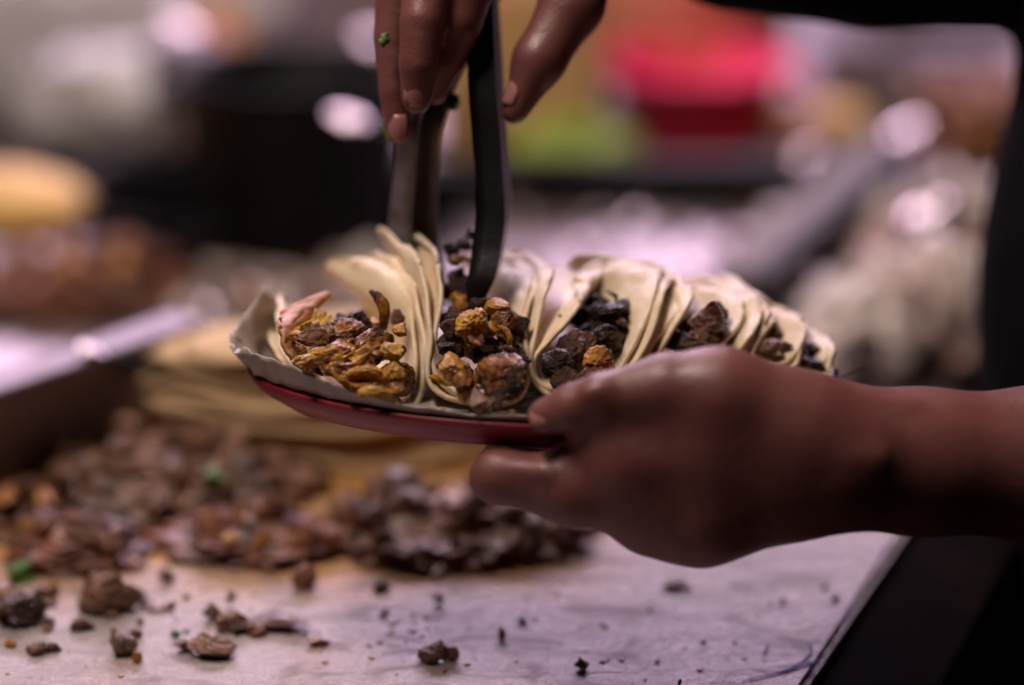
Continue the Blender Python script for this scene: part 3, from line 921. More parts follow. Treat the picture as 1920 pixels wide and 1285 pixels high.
# -- right arm and hand on the tongs
F.chain([((0.37, 1.27, 0.43), 0.05), pr(2020, -130, 1.2, 0.043), pr(1650, -140, 1.17, 0.0425), pr(1350, -165, 1.12, 0.035), pr(1160, -190, 1.085, 0.027)], 0.014)
F.chain([pr(1160, -190, 1.085, 0.027), pr(1000, -190, 1.075, 0.027), pr(860, -140, 1.065, 0.022)], 0.012)
F.chain([pr(1100, -200, 1.085, 0.024), pr(1095, -90, 1.072, 0.0165), pr(1072, 10, 1.062, 0.0138), pr(1010, 115, 1.056, 0.0112), pr(966, 208, 1.054, 0.0062)], 0.005)   # thumb
F.chain([pr(800, -150, 1.06, 0.0155), pr(752, -40, 1.056, 0.0115), pr(736, 70, 1.054, 0.0083), pr(741, 170, 1.054, 0.0072), pr(745, 246, 1.056, 0.0058)], 0.0012)
F.chain([pr(850, -150, 1.055, 0.016), pr(808, -50, 1.042, 0.0122), pr(792, 40, 1.034, 0.0098), pr(785, 120, 1.034, 0.0086), pr(781, 186, 1.038, 0.0067)], 0.0012)
F.chain([pr(900, -150, 1.06, 0.016), pr(880, -50, 1.05, 0.0132), pr(858, 40, 1.047, 0.0108), pr(833, 108, 1.052, 0.0092), pr(812, 170, 1.06, 0.0068)], 0.0012)
F.chain([pr(930, -150, 1.075, 0.017), pr(915, -60, 1.085, 0.0125), pr(880, 20, 1.09, 0.0095), pr(850, 90, 1.092, 0.008)], 0.0012)
body = link('person', F.mesh('person'), M['skin'])
sm = body.modifiers.new('smooth', 'SMOOTH'); sm.factor = 0.5; sm.iterations = 4
tag(body, 'person in black holding the red taco plate in one hand, tongs in the other', 'person')
del F

# shirt and apron
S = Field((0.07, 0.8, -0.9), (0.68, 1.5, 0.55), 0.007)
for z0, z1, r0, r1 in ((-0.85, -0.4, 0.17, 0.165), (-0.4, 0.1, 0.165, 0.16), (0.1, 0.4, 0.16, 0.15)):
    S.cone((0.395 + 0.01 * (z0 > -0.5), 1.13, z0), (0.40, 1.13, z1), r0, r1, 0.03, (1.0, 1.25, 1.0))
S.chain([((0.38, 0.97, 0.41), 0.066), ((0.38, 1.29, 0.42), 0.066)], 0.04)
S.chain([((0.37, 1.0, 0.42), 0.062), ((0.335, 0.975, 0.29), 0.062)], 0.03)
S.chain([((0.37, 1.27, 0.43), 0.062), pr(2020, -122, 1.2, 0.0475), pr(1650, -126, 1.17, 0.0465), pr(1370, -148, 1.13, 0.042)], 0.004)
me = S.mesh('shirt')
for v in me.vertices:
    c = v.co
    v.co = c + Vector((1, 0.4, 0)) * (0.006 * noise.noise(Vector((c.x * 9, c.y * 9, c.z * 4))))
sh = link('shirt', me, M['cloth'], body)
sh.modifiers.new('smooth', 'SMOOTH').iterations = 3


def nail(c, tip_dir, nrm, L, W):
    """curved nail plate lying on a finger tip"""
    t = Vector(tip_dir).normalized(); n = Vector(nrm); n = (n - t * n.dot(t)).normalized(); s = t.cross(n)
    verts, faces = [], []
    NX, NY = 9, 9
    for i in range(NX):
        a = (i / (NX - 1) - 0.5) * 2
        for j in range(NY):
            b = (j / (NY - 1) - 0.5) * 2
            ww = W * (1 - 0.35 * max(0, abs(b) - 0.35) ** 1.2)
            verts.append(c + t * (L * b) + s * (ww * a) + n * (-W * 0.5 * a * a - L * 0.12 * b * b))
    for i in range(NX - 1):
        for j in range(NY - 1):
            faces.append((i * NY + j, (i + 1) * NY + j, (i + 1) * NY + j + 1, i * NY + j + 1))
    o = link('fingernail', mesh('fingernail', verts, faces), M['nail'], body)
    m = o.modifiers.new('thickness', 'SOLIDIFY'); m.thickness = 0.0006
    return o


vb = -FW
nail(P(744, 240, 1.0491), P(745, 255, 1.056) - P(743, 205, 1.054), vb + Vector((-0.15, 0, 0.1)), 0.0056, 0.0048)
nail(P(781, 174, 1.0301), P(781, 190, 1.038) - P(784, 130, 1.034), vb + Vector((0.05, 0, 0.1)), 0.0064, 0.0055)
nail(P(952, 165, 1.05), P(966, 208, 1.054) - P(1000, 125, 1.056), vb * 0.6 + Vector((-0.9, 0, 0.1)), 0.0072, 0.0052)
nail(P(1021, 769, 0.9655), P(1000, 782, 0.972) - P(1075, 766, 0.968), Vector((-0.25, -0.6, 1)), 0.0066, 0.0055)

# ------------------------------------------------------------------ herbs


def herb(px, py, d, wpx, label, seed):
    r = random.Random(seed)
    verts, faces = [], []
    s = wpx * K * d * 0.8
    for q in range(3):
        a0 = r.uniform(0, 6.28)
        c = Vector((r.uniform(-0.5, 0.5), r.uniform(-0.5, 0.5), r.uniform(0, 0.4)))
        b = len(verts); n = 12
        verts.append(c)
        for i in range(n):
            a = 2 * math.pi * i / n
            rr = 0.75 * (0.82 + 0.12 * math.cos(3 * a + a0) + 0.1 * noise.noise(Vector((math.cos(a) * 3, math.sin(a) * 3, q + seed))))
            verts.append(c + Vector((math.cos(a) * rr, math.sin(a) * rr * 0.7, 0.12 * math.cos(2 * a + a0))))
        for i in range(n): faces.append((b, b + 1 + i, b + 1 + (i + 1) % n))
    o = link('herb_leaf', mesh('herb_leaf', verts, faces), M['green'])
    o.location = P(px, py, d); o.scale = (s, s, s); o.rotation_euler = (r.uniform(0.4, 1.2), r.uniform(-0.5, 0.5), r.uniform(0, 3))
    o.modifiers.new('thickness', 'SOLIDIFY').thickness = 0.12
    return tag(o, label, 'herb')


def on_board(px, py, up=0.0):
    return (B(px, py, up) - EYE).dot(FW)


herb(722, 78, 1.036, 24, 'green herb scrap on the outermost finger holding the tongs', 1)
herb(774, 190, 1.037, 16, 'tiny green herb bit below a fingernail on the tongs hand', 2)
herb(716, 252, 1.056, 26, 'bright green herb leaf at the fingertip beside the tongs', 3)
herb(50, 1082, on_board(50, 1090), 52, 'green herb sprig among the meat at the left of the board', 4)
herb(330, 1194, on_board(330, 1196), 20, 'single small green leaf beside the flat meat flake on the board', 5)
herb(395, 900, on_board(395, 900, 0.03), 50, 'green herb clump on top of the beef heap behind', 6)

# ------------------------------------------------------------------ meat on the board


def bit(px, py, wpx, hpx, mat, label, group=None, kind='m', name='meat_chunk', idx=None, yaw=0.0, dpt=0.8):
    """piece lying on the board: px, py the middle of its base line"""
    b = B(px, py, 0.0)
    d = (b - EYE).dot(FW)
    sx = wpx * K * d / 2; sz = hpx * K * d / 2 * 1.05
    me = {'f': FINE, 'm': MID, 's': STRIP}[kind]
    me = me[(idx if idx is not None else int(px * 5 + py)) % len(me)]
    zr = {'f': 0.7, 'm': 0.62, 's': 0.3}[kind]; yr = {'f': 0.8, 'm': 0.8, 's': 0.36}[kind]
    o = chunk('beef_piece' if name == 'meat_chunk' and mat == M['beef'] else name, me, mat, b + Vector((0, sx * dpt * 0.4, sz * 0.75)), (sx, sx * dpt / yr * 0.8, sz / zr), (rnd.uniform(-0.15, 0.15), rnd.uniform(-0.15, 0.15), yaw), label, 'meat piece', group)
    return o


bf = M['beef']
bit(400, 1236, 112, 52, bf, 'flat grey brown beef flake near the front of the board', kind='f', idx=0)
bit(345, 1224, 46, 30, bf, 'small beef scrap touching the left of the flat flake', kind='f', idx=3)
bit(510, 1180, 150, 26, bf, 'long thin strip of brown beef on the board', kind='s', idx=1)
bit(440, 1186, 80, 42, bf, 'ragged beef piece at the thick end of the long strip', kind='f', idx=5)
bit(398, 1166, 44, 36, bf, 'small upright beef lump behind the flat flake', kind='f', idx=4)
bit(478, 1194, 50, 18, M['red_meat'], 'thin reddish scrap in front of the long strip', kind='f', idx=2)
bit(226, 1230, 66, 48, bf, 'angular brown beef cube alone at the left front of the board', kind='f', idx=6)
bit(256, 1243, 24, 24, M['chicken'], 'tiny ochre crumb right of the angular beef cube', kind='f', idx=1)
bit(66, 1228, 56, 26, bf, 'low brown beef bit near the left bottom corner', kind='f', idx=2)
bit(100, 1222, 34, 20, M['red_meat'], 'reddish crumb beside the low bit near the left corner', kind='f', idx=7)
bit(20, 1215, 30, 18, M['chicken'], 'ochre crumb nearest the left edge of the photo', kind='f', idx=0)
bit(152, 1184, 46, 26, bf, 'small slanting brown piece between the left lumps', kind='f', idx=5)
bit(40, 1176, 110, 80, bf, 'large dark beef lump at the far left of the board', kind='f', idx=3)
bit(-10, 1160, 90, 80, bf, 'dark beef lump cut by the left edge of the photo', kind='f', idx=6)
bit(195, 1150, 125, 95, bf, 'biggest loose dark beef lump left of the middle', kind='f', idx=7)
bit(235, 1140, 60, 50, bf, 'beef knob on the right side of the biggest loose lump', kind='f', idx=1)
bit(290, 1148, 60, 12, bf, 'thin sliver of meat right of the biggest loose lump', kind='s', idx=2)
bit(310, 1092, 38, 26, bf, 'round brown crumb standing alone behind the lumps', kind='f', idx=4)
bit(90, 1120, 46, 34, M['red_meat'], 'reddish piece between the two dark lumps', kind='f', idx=2)
bit(575, 1105, 62, 50, M['red_meat'], 'shiny reddish meat piece ahead of the heap', kind='f', idx=5)
bit(596, 1212, 50, 16, M['chicken'], 'flat ochre scrap on the clear part of the board', kind='f', idx=3)
bit(808, 1244, 74, 44, bf, 'brown oval beef piece at the front middle of the board', kind='f', idx=2)
bit(845, 1240, 34, 34, M['red_meat'], 'dark red end lying against the brown oval piece', kind='f', idx=1)
bit(1090, 1258, 30, 26, bf, 'square little brown crumb at the front right of the board', kind='f', idx=4)
bit(940, 1200, 18, 28, M['chicken'], 'upright ochre crumb on the clear board', kind='f', idx=6)
bit(980, 1172, 20, 16, bf, 'round dark crumb behind the upright ochre one', kind='f', idx=0)
bit(714, 1108, 40, 18, M['char'], 'black burnt flake ahead of the grey brown heap', kind='f', idx=7)
bit(822, 1134, 22, 26, M['red_meat'], 'small red brown crumb right of the black flake', kind='f', idx=3)
bit(718, 1156, 22, 12, bf, 'tiny flat crumb below the black flake', kind='f', idx=2)
bit(1272, 1104, 62, 10, M['char'], 'narrow black burnt strip on the right of the board', kind='s', idx=3)
bit(1546, 1104, 13, 10, M['char'], 'first of two black specks near the right board edge', kind='f', idx=1)
bit(1566, 1128, 18, 14, M['char'], 'larger black speck nearest the right board edge', kind='f', idx=2)
bit(1468, 1132, 13, 12, M['char'], 'black speck left of the pair near the board edge', kind='f', idx=4)
bit(1275, 1285, 9, 14, M['char'], 'pointed black speck at the bottom of the photo', kind='f', idx=5)
for i in range(75):
    x, y = rnd.uniform(-20, 1480), rnd.uniform(1080, 1284)
    if x > 1380 and y > 1200: continue
    s_ = rnd.choice((5, 6, 7, 8, 10, 14))
    bit(x, y, s_, s_ * rnd.uniform(0.25, 0.6), rnd.choice((bf, bf, M['red_meat'], M['chicken'], M['dark'])), 'tiny meat crumb scattered on the white board', 'tiny crumbs scattered on the board', name='meat_crumb', yaw=rnd.uniform(0, 3))

for i in range(26):
    x, y = abs(rnd.gauss(0, 190)) + 5, rnd.uniform(1105, 1200)
    s_ = rnd.choice((16, 22, 28, 36))
    bit(x, y, s_, s_ * rnd.uniform(0.4, 0.75), rnd.choice((bf, bf, M['red_meat'])), 'small meat scrap strewn between the larger lumps at the left of the board', 'small scraps at the left of the board', kind='f', yaw=rnd.uniform(0, 3))
# heaps of chopped meat: (centre px, base py, half width px, rise px, count, material, label)


def heap(cx, cy, hw, rise, dep, n, mats, size, label, group, zb=0.0, pal=None, name='beef_piece'):
    pal = pal or HEAP
    c0 = B(cx, cy, zb); d0 = (c0 - EYE).dot(FW)
    rx, rz = hw * K * d0, rise * K * d0
    # the mass inside the heap that nobody could count
    bm = bmesh.new(); bmesh.ops.create_icosphere(bm, subdivisions=6, radius=1)
    for v in bm.verts:
        q = v.co.copy(); m = Vector((q.x * rx * 28, q.y * dep * 40, q.z * 1.2)) + Vector((cx, cy, 0)) * 0.01
        k = 1 + 0.25 * noise.noise(m) + 0.25 * noise.noise(m * 2.7) + 0.2 * abs(noise.noise(m * 6)) + 0.1 * noise.noise(m * 13)
        v.co = Vector((q.x * rx * 0.95 * k, q.y * dep * k, max(q.z, -0.04) * rz * 0.72 * k * (1.05 + 0.5 * noise.noise(m * 0.6))))
    o = from_bm('chopped_meat', bm, M['mound_' + ('red' if mats[0] == M['red_meat'] else 'ochre' if mats[0] == M['chicken'] else 'beef')]); o.location = c0 + Vector((0, dep, 0.001))
    tag(o, kind='stuff')
    for i in range(n):
        ang, rad = rnd.uniform(0, 6.283), math.sqrt(rnd.random())
        a, b = rad * math.cos(ang), rad * math.sin(ang)
        if b > 0.5: b -= 0.9
        hgt = rz * max(0.0, 1 - (a * a + b * b)) ** 0.55 * rnd.uniform(0.55, 1.05)
        q = B(cx + a * hw, cy, zb)
        s = size * K * d0 / 2 * rnd.choice((0.5, 0.7, 0.9, 1.1, 1.3))
        chunk(name, rnd.choice(pal), rnd.choice(mats), Vector((q.x, q.y + dep * (1 + b), zb + hgt + s * 0.3)), s, rrot(), label, 'meat piece', group)


BF, RM = M['beef_far'], M['red_meat']
heap(310, 985, 255, 88, 0.05, 60, [BF, BF, BF, M['beef']], 74, 'chopped grey brown beef piece in the heap by the dark steel guard', 'chopped beef heaped by the guard')
heap(470, 1066, 190, 60, 0.026, 40, [RM, RM, BF, M['chicken']], 56, 'shiny reddish chunk in the middle heap on the board', 'reddish meat in the middle heap', name='red_meat_piece')
heap(865, 1066, 265, 82, 0.042, 64, [BF, BF, BF, M['beef']], 72, 'chopped grey brown beef piece in the heap below the hand', 'chopped beef heaped below the hand')
heap(130, 1085, 130, 70, 0.026, 28, [RM, BF, BF], 54, 'red brown chunk at the left of the board behind the loose lumps', 'red brown chunks at the left of the board', name='red_meat_piece')
heap(20, 1015, 95, 60, 0.03, 12, [M['chicken'], M['dark']], 80, 'ochre brown chunk at the left edge before the dark steel guard', 'ochre chunks at the left edge', name='chicken_piece')

heap(110, 615, 240, 120, 0.045, 60, [RM, RM, M['chicken'], M['pale_chicken'], BF], 74, 'browned orange red meat piece heaped beyond the steel guard at the left', 'browned meat heaped beyond the guard', ZC, None, 'browned_meat_piece')

# oil droplets glinting on the board
bm = bmesh.new(); bmesh.ops.create_uvsphere(bm, u_segments=12, v_segments=8, radius=1)
dm = bpy.data.meshes.new('oil_drop'); bm.to_mesh(dm); bm.free(); dm.materials.append(M['oil'])
dm.polygons.foreach_set('use_smooth', [True] * len(dm.polygons))
for i in range(46):
    x, y = (rnd.gauss(760, 50), rnd.gauss(1175, 18)) if i < 20 else (rnd.uniform(0, 1400), rnd.uniform(1090, 1275))
    o = bpy.data.objects.new('oil_drop', dm); COL.objects.link(o)
    r = rnd.uniform(0.0007, 0.0018)
    o.location = B(x, y, 0.0); o.scale = (r, r, r * 0.6)
    tag(o, 'small glinting drop of oil on the white board', 'oil drop', 'oil drops on the board')

# ------------------------------------------------------------------ stack of tortillas behind
stack_c = B(612, 895, 0.0) + Vector((0, 0.048, 0))
for i in range(12):
    R = 0.091 + rnd.uniform(-0.004, 0.004)
    verts, faces = [(0, 0, 0)], []
    NS, NRR = 48, 8
    verts = []
    for s in range(NS):
        a = 2 * math.pi * s / NS
        for q in range(NRR + 1):
            t = q / NRR
            z = 0.005 * noise.noise(Vector((math.cos(a) * t * 2, math.sin(a) * t * 2, i * 0.35))) - 0.006 * t ** 3
            rr = R * t * (1 + 0.03 * noise.noise(Vector((math.cos(a) * 2, math.sin(a) * 2, i))))
            verts.append((rr * math.cos(a), rr * math.sin(a) * 0.42, z))
    for s in range(NS):
        s2 = (s + 1) % NS
        for q in range(NRR):
            faces.append((s * (NRR + 1) + q, s2 * (NRR + 1) + q, s2 * (NRR + 1) + q + 1, s * (NRR + 1) + q + 1))
    o = link('flat_tortilla', mesh('flat_tortilla', verts, faces), M['tortilla_far'])
    o.location = stack_c + Vector((rnd.uniform(-0.014, 0.014), rnd.uniform(-0.007, 0.007), 0.008 + i * 0.0048))
    o.rotation_euler = (rnd.uniform(-0.02, 0.02), rnd.uniform(-0.03, 0.03), rnd.choice((0, math.pi)) + rnd.uniform(-0.15, 0.15))
    m = o.modifiers.new('thickness', 'SOLIDIFY'); m.thickness = 0.0032
    tag(o, ('bottom yellow tortilla of the blurred stack under the plate' if i == 0 else 'topmost yellow tortilla of the blurred stack behind the plate' if i == 11 else
           'yellow tortilla in the blurred stack, ' + ('', 'second', 'third', 'fourth', 'fifth', 'sixth', 'seventh', 'eighth', 'ninth', 'tenth', 'eleventh')[i] + ' from the board'), 'tortilla', 'tortillas stacked on the board behind the meat')

# ------------------------------------------------------------------ blurred background

def stand(px, py, z=ZC): return B(px, py, z)


# left tray: rim passes through two picture points, wall dark towards the camera
r0, r1 = B(-40, 733, 0.055), B(352, 598, 0.055)
tx = (r1 - r0); tx.z = 0; tl = tx.length; tx.normalize(); ty = Vector((-tx.y, tx.x, 0))
tray = empty('steel_guard', r0 + Vector((0, 0, ZC - 0.055)))
tag(tray, 'long steel guard plate at the left with a folded shiny rim, dark towards the board', 'guard')
Lx, Hh = 0.46, 0.085
o0 = r1 - tx * Lx; o0.z = ZC
for nm, b, sy, z, sz, mt in (('guard_wall', 0.002, 0.003, Hh / 2, Hh, M['dull_steel']), ('guard_rim', -0.002, 0.024, Hh + 0.004, 0.007, M['rim_steel'])):
    c = o0 + tx * (Lx / 2) + ty * b
    box(nm, Vector((c.x, c.y, ZC + z)) - tray.location, tx, (Lx, sy, sz), mt, tray, 0.002)
# divider bar running back on the right
b0, b1 = B(1385, 556, 0.0), B(1640, 322, 0.0)
bd = (b1 - b0); bl = bd.length; bd.normalize()
o = box('steel_bar', (b0 + b1) / 2 + Vector((0, 0, -0.002)), bd, (bl * 1.1, 0.026, 0.05), M['dark_steel'], None, 0.004)
c_ = Vector((0.022, -0.012, -0.004))
bar = o
gp = box('gasket', (0, -0.0185, 0.002), (1, 0), (bl * 1.1, 0.011, 0.044), M['black_iron'], bar, 0.001)  # black strip standing in for the shadow line beside the bar
tag(o, 'steel divider bar slanting back between griddle and pale heap', 'steel bar')

# black back rail of the griddle
o = box('griddle_rail', stand(1110, 392) + Vector((0, 0.01, 0.018)), (1, 0, 0), (0.42, 0.03, 0.036), M['black_iron'], None, 0.004)
tag(o, 'black iron back rail of the griddle behind the tongs', 'rail')

# pale chopped heap right
for i in range(100):
    x, y = rnd.uniform(1500, 1880), rnd.uniform(460, 730)
    q = stand(x, y)
    k = rnd.random()
    e = max(0, 1 - ((x - 1740) / 190) ** 2)
    chunk('food_chunk', rnd.choice(MID), M['pale_meat'] if k < 0.8 else (M['beef_far'] if k < 0.9 else M['char']), q + Vector((0, 0, 0.01 + 0.05 * e * rnd.random())), rnd.choice((0.015, 0.022, 0.03, 0.04)), rrot(),
          'pale chopped food piece in the blurred heap on the right', 'food piece', 'pale food heaped at the right')
# glinting scraps left on the griddle
for i in range(46):
    x, y = rnd.uniform(330, 760), rnd.uniform(500, 610)
    chunk('food_chunk', rnd.choice(MID), rnd.choice([M['pale_meat'], M['pale_meat'], RM]), stand(x, y) + Vector((0, 0, 0.008)), rnd.uniform(0.008, 0.02), rrot(),
          'pale pink scrap on the griddle behind the leftmost taco', 'food piece', 'scraps on the griddle behind the tacos')

# pale glossy scraps added to give the griddle round highlights
M['onion'] = meat('onion', [(0.3, (0.45, 0.33, 0.3)), (0.5, (0.66, 0.55, 0.52)), (0.7, (0.8, 0.72, 0.7))], 0.16)
for i in range(95):
    x, y = (rnd.uniform(960, 1480), rnd.uniform(405, 640)) if i < 60 else (rnd.uniform(340, 740), rnd.uniform(470, 600))
    chunk('onion_piece', rnd.choice(MID), M['onion'] if rnd.random() < 0.75 else M['red_meat'], stand(x, y) + Vector((0, 0, 0.005)), rnd.choice((0.004, 0.006, 0.008, 0.011)), rrot(),
          'wet onion scrap glistening on the blurred griddle', 'onion piece', 'onion scraps on the griddle')

# black pot
pot = empty('black_pot', stand(560, 470))
tag(pot, 'big black cooking pot behind the tongs on the left', 'pot')
lathe('pot_body', [(0.0, 0.0), (0.05, 0.0), (0.066, 0.012), (0.073, 0.035), (0.077, 0.128), (0.08, 0.131), (0.078, 0.134), (0.074, 0.131), (0.069, 0.035), (0.06, 0.006), (0.0, 0.006)], M['black_iron'], pot)
for sgn in (-1, 1):
    pts = [Vector((sgn * (0.071 + 0.024 * math.sin(t)), 0.028 * math.cos(t), 0.115)) for t in np.linspace(0, math.pi, 14)]
    tube('handle', pts, 0.0045, M['black_iron'], pot)
pot2 = empty('black_pan', stand(420, 440))
tag(pot2, 'low black pan beside the big pot on the griddle', 'pan')
lathe('pan_body', [(0.0, 0.0), (0.09, 0.0), (0.102, 0.012), (0.108, 0.04), (0.11, 0.042), (0.106, 0.042), (0.099, 0.013), (0.088, 0.004), (0.0, 0.004)], M['black_iron'], pot2)
tube('handle', [Vector((0.1, 0.0, 0.036)), Vector((0.16, -0.01, 0.045)), Vector((0.22, -0.015, 0.047))], 0.007, M['black_iron'], pot2)


def blob(name, c, r, mat, seed, amp, label, cat, sub=4, freq=2.0):
    bm = bmesh.new(); bmesh.ops.create_icosphere(bm, subdivisions=sub, radius=1)
    o_ = Vector((seed * 2.1, seed, 3))
    for v in bm.verts:
        q = v.co
        k = 1 + amp * (noise.noise(q * freq + o_) + 0.6 * abs(noise.noise(q * freq * 2.3 + o_)) + 0.3 * noise.noise(q * freq * 5 + o_))
        v.co = Vector((q.x * r[0] * k, q.y * r[1] * k, max(q.z * k, -0.75) * r[2]))
    o = from_bm(name, bm, mat); o.location = c
    return tag(o, label, cat)


blob('black_cloth', stand(330, 415) + Vector((0, 0.03, 0.014)), (0.10, 0.05, 0.028), M['cloth'], 21, 0.3, 'black cloth crumpled beside the big pot', 'cloth')
blob('black_cloth', stand(700, 455) + Vector((0, 0.03, 0.012)), (0.055, 0.04, 0.03), M['cloth'], 22, 0.3, 'black cloth lying between the big pot and the tongs', 'cloth')
q = stand(260, 360)
blob('plastic_bag', q + Vector((-0.005, 0.06, 0.05)), (0.085, 0.05, 0.048), M['bag'], 1, 0.28, 'crumpled white plastic bag left of the black pot', 'bag')
q = stand(60, 330)
blob('plastic_bag', q + Vector((0, 0.14, 0.06)), (0.12, 0.06, 0.085), M['bag'], 2, 0.25, 'larger grey white plastic bag at the far left', 'bag')
q = stand(330, 250)
blob('plastic_bag', q + Vector((0, 0.2, 0.05)), (0.08, 0.05, 0.08), M['bag'], 3, 0.25, 'white plastic bag bunched behind the orange bottle', 'bag')
q = stand(20, 525)
blob('bread_roll', q + Vector((-0.01, 0.05, 0.036)), (0.058, 0.04, 0.028), M['bread'], 4, 0.06, 'pale yellow bread roll at the far left beyond the steel guard', 'bread')


def bottle(px, py, r, h, mat, label, name='sauce_bottle', cap=None):
    e = empty(name, stand(px, py)); tag(e, label, 'bottle')
    lathe('bottle_body', [(0, 0), (r * 0.9, 0), (r, r * 0.12), (r, h * 0.68), (r * 0.9, h * 0.76), (r * 0.5, h * 0.84), (r * 0.42, h * 0.86), (0, h * 0.86)], mat, e, 32)
    lathe('nozzle', [(0, h * 0.86), (r * 0.45, h * 0.861), (r * 0.42, h * 0.9), (r * 0.2, h * 0.92), (r * 0.1, h), (0, h)], cap or mat, e, 24)
    return e


bottle(418, 262, 0.022, 0.12, M['orange'], 'orange sauce bottle standing between white bags and black pot')
# kraft paper bag behind the tongs
bg = empty('paper_bag', stand(985, 300)); tag(bg, 'tan paper bag standing behind the tongs', 'bag')
bm = bmesh.new(); bmesh.ops.create_cube(bm, size=1); bmesh.ops.scale(bm, vec=(0.125, 0.07, 0.17), verts=bm.verts); bmesh.ops.translate(bm, vec=(0, 0, 0.085), verts=bm.verts)
bmesh.ops.subdivide_edges(bm, edges=bm.edges[:], cuts=8, use_grid_fill=True)
for v in bm.verts:
    v.co += Vector((noise.noise(v.co * 25), noise.noise(v.co * 25 + Vector((4, 4, 4))), 0)) * 0.007
    if v.co.z > 0.16: v.co.y *= 0.5
from_bm('bag_body', bm, M['kraft'], bg)
bottle(868, 370, 0.018, 0.15, M['kraft'], 'slim tan sauce bottle seen between the two tong arms')

# green dish of limes
dish = empty('green_dish', stand(1070, 345)); tag(dish, 'low green dish heaped with limes behind the griddle rail', 'dish')
lathe('dish_body', [(0, 0), (0.04, 0), (0.056, 0.02), (0.058, 0.021), (0.054, 0.021), (0.038, 0.004), (0, 0.004)], M['lime'], dish)
for i, (x, y, z) in enumerate(((-0.035, -0.01, 0.022), (-0.008, -0.025, 0.022), (0.022, -0.018, 0.024), (0.036, 0.005, 0.024), (0.0, 0.012, 0.034), (-0.02, 0.02, 0.026), (0.02, 0.025, 0.028))):
    bm = bmesh.new(); bmesh.ops.create_uvsphere(bm, u_segments=20, v_segments=14, radius=0.018)
    for v in bm.verts: v.co.x *= 1.18
    o = from_bm('lime', bm, M['lime']); o.location = dish.location + Vector((x, y, z)); o.rotation_euler = (0, 0.2, i)
    tag(o, 'small green lime in the blurred green dish', 'lime', 'limes in the green dish')

# red tub
tub = empty('red_tub', stand(1300, 292)); tag(tub, 'bright red plastic tub at the back right of the tongs', 'tub')
lathe('tub_body', [(0, 0), (0.046, 0), (0.05, 0.006), (0.072, 0.074), (0.077, 0.075), (0.077, 0.079), (0.069, 0.079), (0.047, 0.008), (0, 0.006)], M['red_tub'], tub)
for sgn in (-1, 1):
    tube('handle', [Vector((sgn * (0.076 + 0.012 * math.sin(t)), 0.02 * math.cos(t), 0.06)) for t in np.linspace(0, math.pi, 10)], 0.004, M['red_tub'], tub)
cp = empty('clay_pot', stand(1280, 205)); tag(cp, 'brown clay pot behind the red tub', 'pot')
lathe('pot_body', [(0, 0), (0.05, 0), (0.085, 0.04), (0.09, 0.08), (0.075, 0.115), (0.08, 0.125), (0.074, 0.125), (0.07, 0.115), (0.08, 0.08), (0.04, 0.006), (0, 0.006)], M['clay'], cp)
for i, (x, y) in enumerate(((1500, 315), (1570, 300), (1440, 270))):
    q = stand(x, y)
    blob('bread_roll', q + Vector((0, 0.02, 0.02)), (0.03, 0.025, 0.022), M['bread' if i else 'clay'], 10 + i, 0.08,
         ('dark crusted roll beside the red tub', 'tan roll nearest the slanting steel bar', 'tan roll behind the bar end')[i], 'bread', 3)
# steel bins at the back right
for i, (x, y, wx, h) in enumerate(((1640, 205, 0.10, 0.05), (1800, 240, 0.09, 0.055))):
    q = stand(x, y)
    e = empty('steel_bin', q); tag(e, ('square steel bin at the back beyond the slanting bar', 'square steel bin at the back nearest the black shirt')[i], 'bin')
    for (cx, cy, sx, sy) in ((0, -0.04, wx, 0.003), (0, 0.04, wx, 0.003), (-wx / 2, 0, 0.003, 0.074), (wx / 2, 0, 0.003, 0.074)):
        box('bin_wall', (cx, cy, h / 2), (1, 0), (sx, sy, h), M['steel'], e, 0.001)
    box('bin_floor', (0, 0, 0.003), (1, 0), (wx - 0.008, 0.07, 0.003), M['steel'], e, 0.0005)
for i in range(22):
    q = stand(rnd.uniform(1740, 1890), rnd.uniform(300, 345))
    chunk('meat_chunk', rnd.choice(MID), rnd.choice([RM, M['chicken'], M['clay']]), q + Vector((0, rnd.uniform(0, 0.05), rnd.uniform(0.01, 0.06))), rnd.uniform(0.018, 0.028), rrot(),
          'red brown meat lump in the heap beside the black shirt', 'meat piece', 'red brown meat by the black shirt')

# steel box counter at the very back
o = box('steel_case', Vector((-0.12, 2.34, ZC + 0.05)), (1, 0), (0.55, 0.16, 0.1), M['steel'], None, 0.006)
tag(o, 'pale steel case across the back left of the counter', 'case')
o = box('steel_case', Vector((0.62, 2.42, ZC + 0.03)), (1, 0.1), (0.55, 0.16, 0.06), M['dull_steel'], None, 0.006)
tag(o, 'dull steel case across the back right of the counter', 'case')


# steel spoons added for round glints, their bowls turned to mirror the back lamp
LAMP = Vector((0.0, 3.0, 1.02))


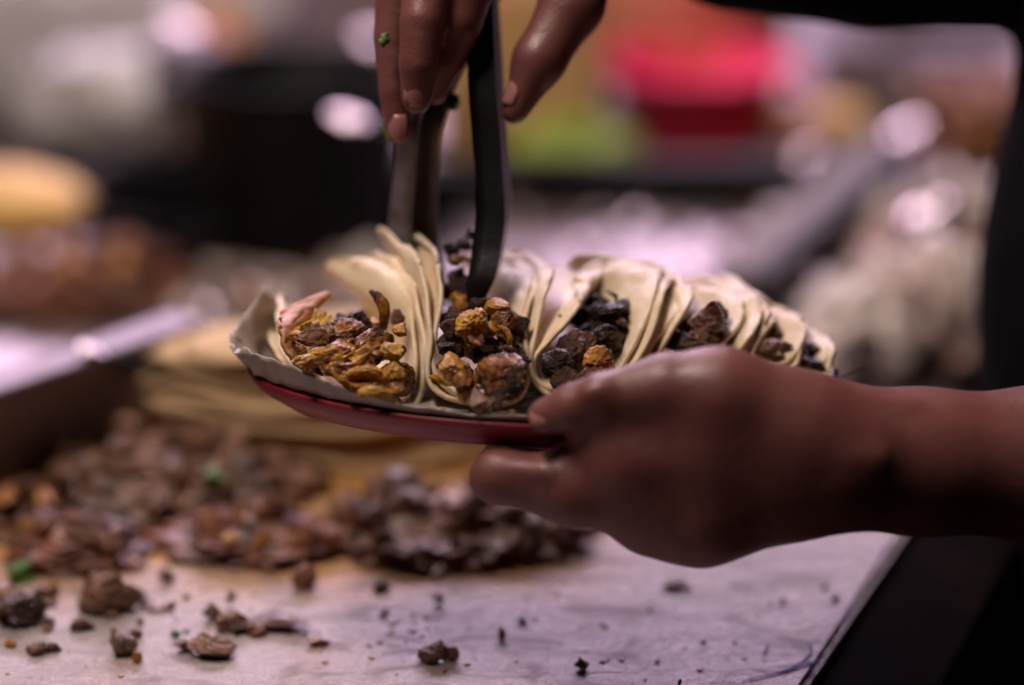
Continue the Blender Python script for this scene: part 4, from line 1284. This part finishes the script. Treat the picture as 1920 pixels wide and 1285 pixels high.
def glint_spoon(px, py, z0, r, label, lamp=LAMP, curve=0.25, turn=2.6, hl=0.05):
    c = B(px, py, z0)
    n = ((EYE - c).normalized() + (lamp - c).normalized()).normalized()
    e = empty('steel_spoon', c); tag(e, label, 'spoon')
    e.rotation_mode = 'QUATERNION'
    e.rotation_quaternion = n.to_track_quat('Z', 'Y')
    verts, faces = [(0, 0, 0)], []
    NS, NQ = 32, 8
    verts = []
    for s_ in range(NS):
        a = 2 * math.pi * s_ / NS
        for q in range(NQ + 1):
            t = q / NQ
            verts.append((r * t * math.cos(a), r * 1.25 * t * math.sin(a), -r * curve * t * t))
    for s_ in range(NS):
        s2 = (s_ + 1) % NS
        for q in range(NQ):
            faces.append((s_ * (NQ + 1) + q, s2 * (NQ + 1) + q, s2 * (NQ + 1) + q + 1, s_ * (NQ + 1) + q + 1))
    o = link('bowl', mesh('bowl', verts, faces), M['spoon_steel'], e)
    o.modifiers.new('thickness', 'SOLIDIFY').thickness = 0.001
    a = Vector((math.sin(turn), math.cos(turn), 0))
    tube('handle', [a * (r * 1.15) - Vector((0, 0, r * curve * 1.2)), a * (r * 1.3 + hl * 0.4) - Vector((0, 0, 0.006)), a * (r * 1.3 + hl) - Vector((0, 0, 0.012))], [0.0022, 0.0026, 0.0035], M['black_iron'], e, 8)
    return e


def glint_stand(px, py, top, label):  # made-up can that holds a glint reflector at its height
    c = B(px, py, top); h = top - 0.012 - ZC
    e = empty('steel_canister', Vector((c.x, c.y + 0.006, ZC))); tag(e, label, 'canister')
    lathe('canister_body', [(0, 0), (0.026, 0), (0.028, 0.003), (0.028, h * 0.86), (0.026, h * 0.87), (0, h * 0.87)], M['steel'], e, 36)
    lathe('canister_lid', [(0, h * 0.871), (0.0295, h * 0.871), (0.0295, h * 0.96), (0.027, h), (0, h)], M['rim_steel'], e, 36)


glint_stand(343, 46, 0.1, 'pale steel canister at the top left carrying a glinting spoon')
glint_spoon(343, 46, 0.1, 0.0115, 'steel spoon glinting brightly at the top left before the pale case')
glint_spoon(655, 215, 0.115, 0.0105, 'steel spoon glinting on the black pot rim', curve=0.3)
glint_spoon(1698, 240, 0.03, 0.0105, 'steel spoon glinting at the back right above the bar end', curve=0.2)
glint_spoon(1735, 385, 0.04, 0.013, 'steel spoon shining on top of the pale heap', curve=0.25)
glint_spoon(535, 475, -0.024, 0.009, 'small steel spoon glinting dimly below the black pot', curve=0.5)
glint_spoon(400, 572, -0.024, 0.008, 'small steel spoon glinting beside the guard corner', curve=0.4)
glint_spoon(650, 550, -0.024, 0.014, 'steel spoon shining behind the pale tortilla flap', curve=0.3)
glint_spoon(1290, 495, -0.024, 0.008, 'small steel spoon glinting on the griddle behind the third taco', curve=0.4)
glint_spoon(1185, 405, -0.024, 0.008, 'small steel spoon glinting at the griddle rail', curve=0.5)
glint_stand(700, 68, 0.07, 'pale steel canister behind the hand that holds the tongs')
glint_spoon(700, 68, 0.07, 0.0095, 'steel spoon glinting behind the outermost finger', curve=0.3)
glint_spoon(1510, 285, 0.012, 0.009, 'small steel spoon glinting among the bread rolls', curve=0.5)
glint_spoon(172, 652, 0.062, 0.006, 'tiny steel spoon glinting on the guard rim', curve=0.4)
glint_spoon(480, 528, -0.024, 0.008, 'small steel spoon glinting left of the white paper corner', curve=0.45)
glint_spoon(1420, 445, -0.024, 0.008, 'small steel spoon glinting against the slanting bar', curve=0.45)
glint_spoon(1090, 455, -0.024, 0.007, 'small steel spoon glinting on the griddle right of the tongs', curve=0.5)
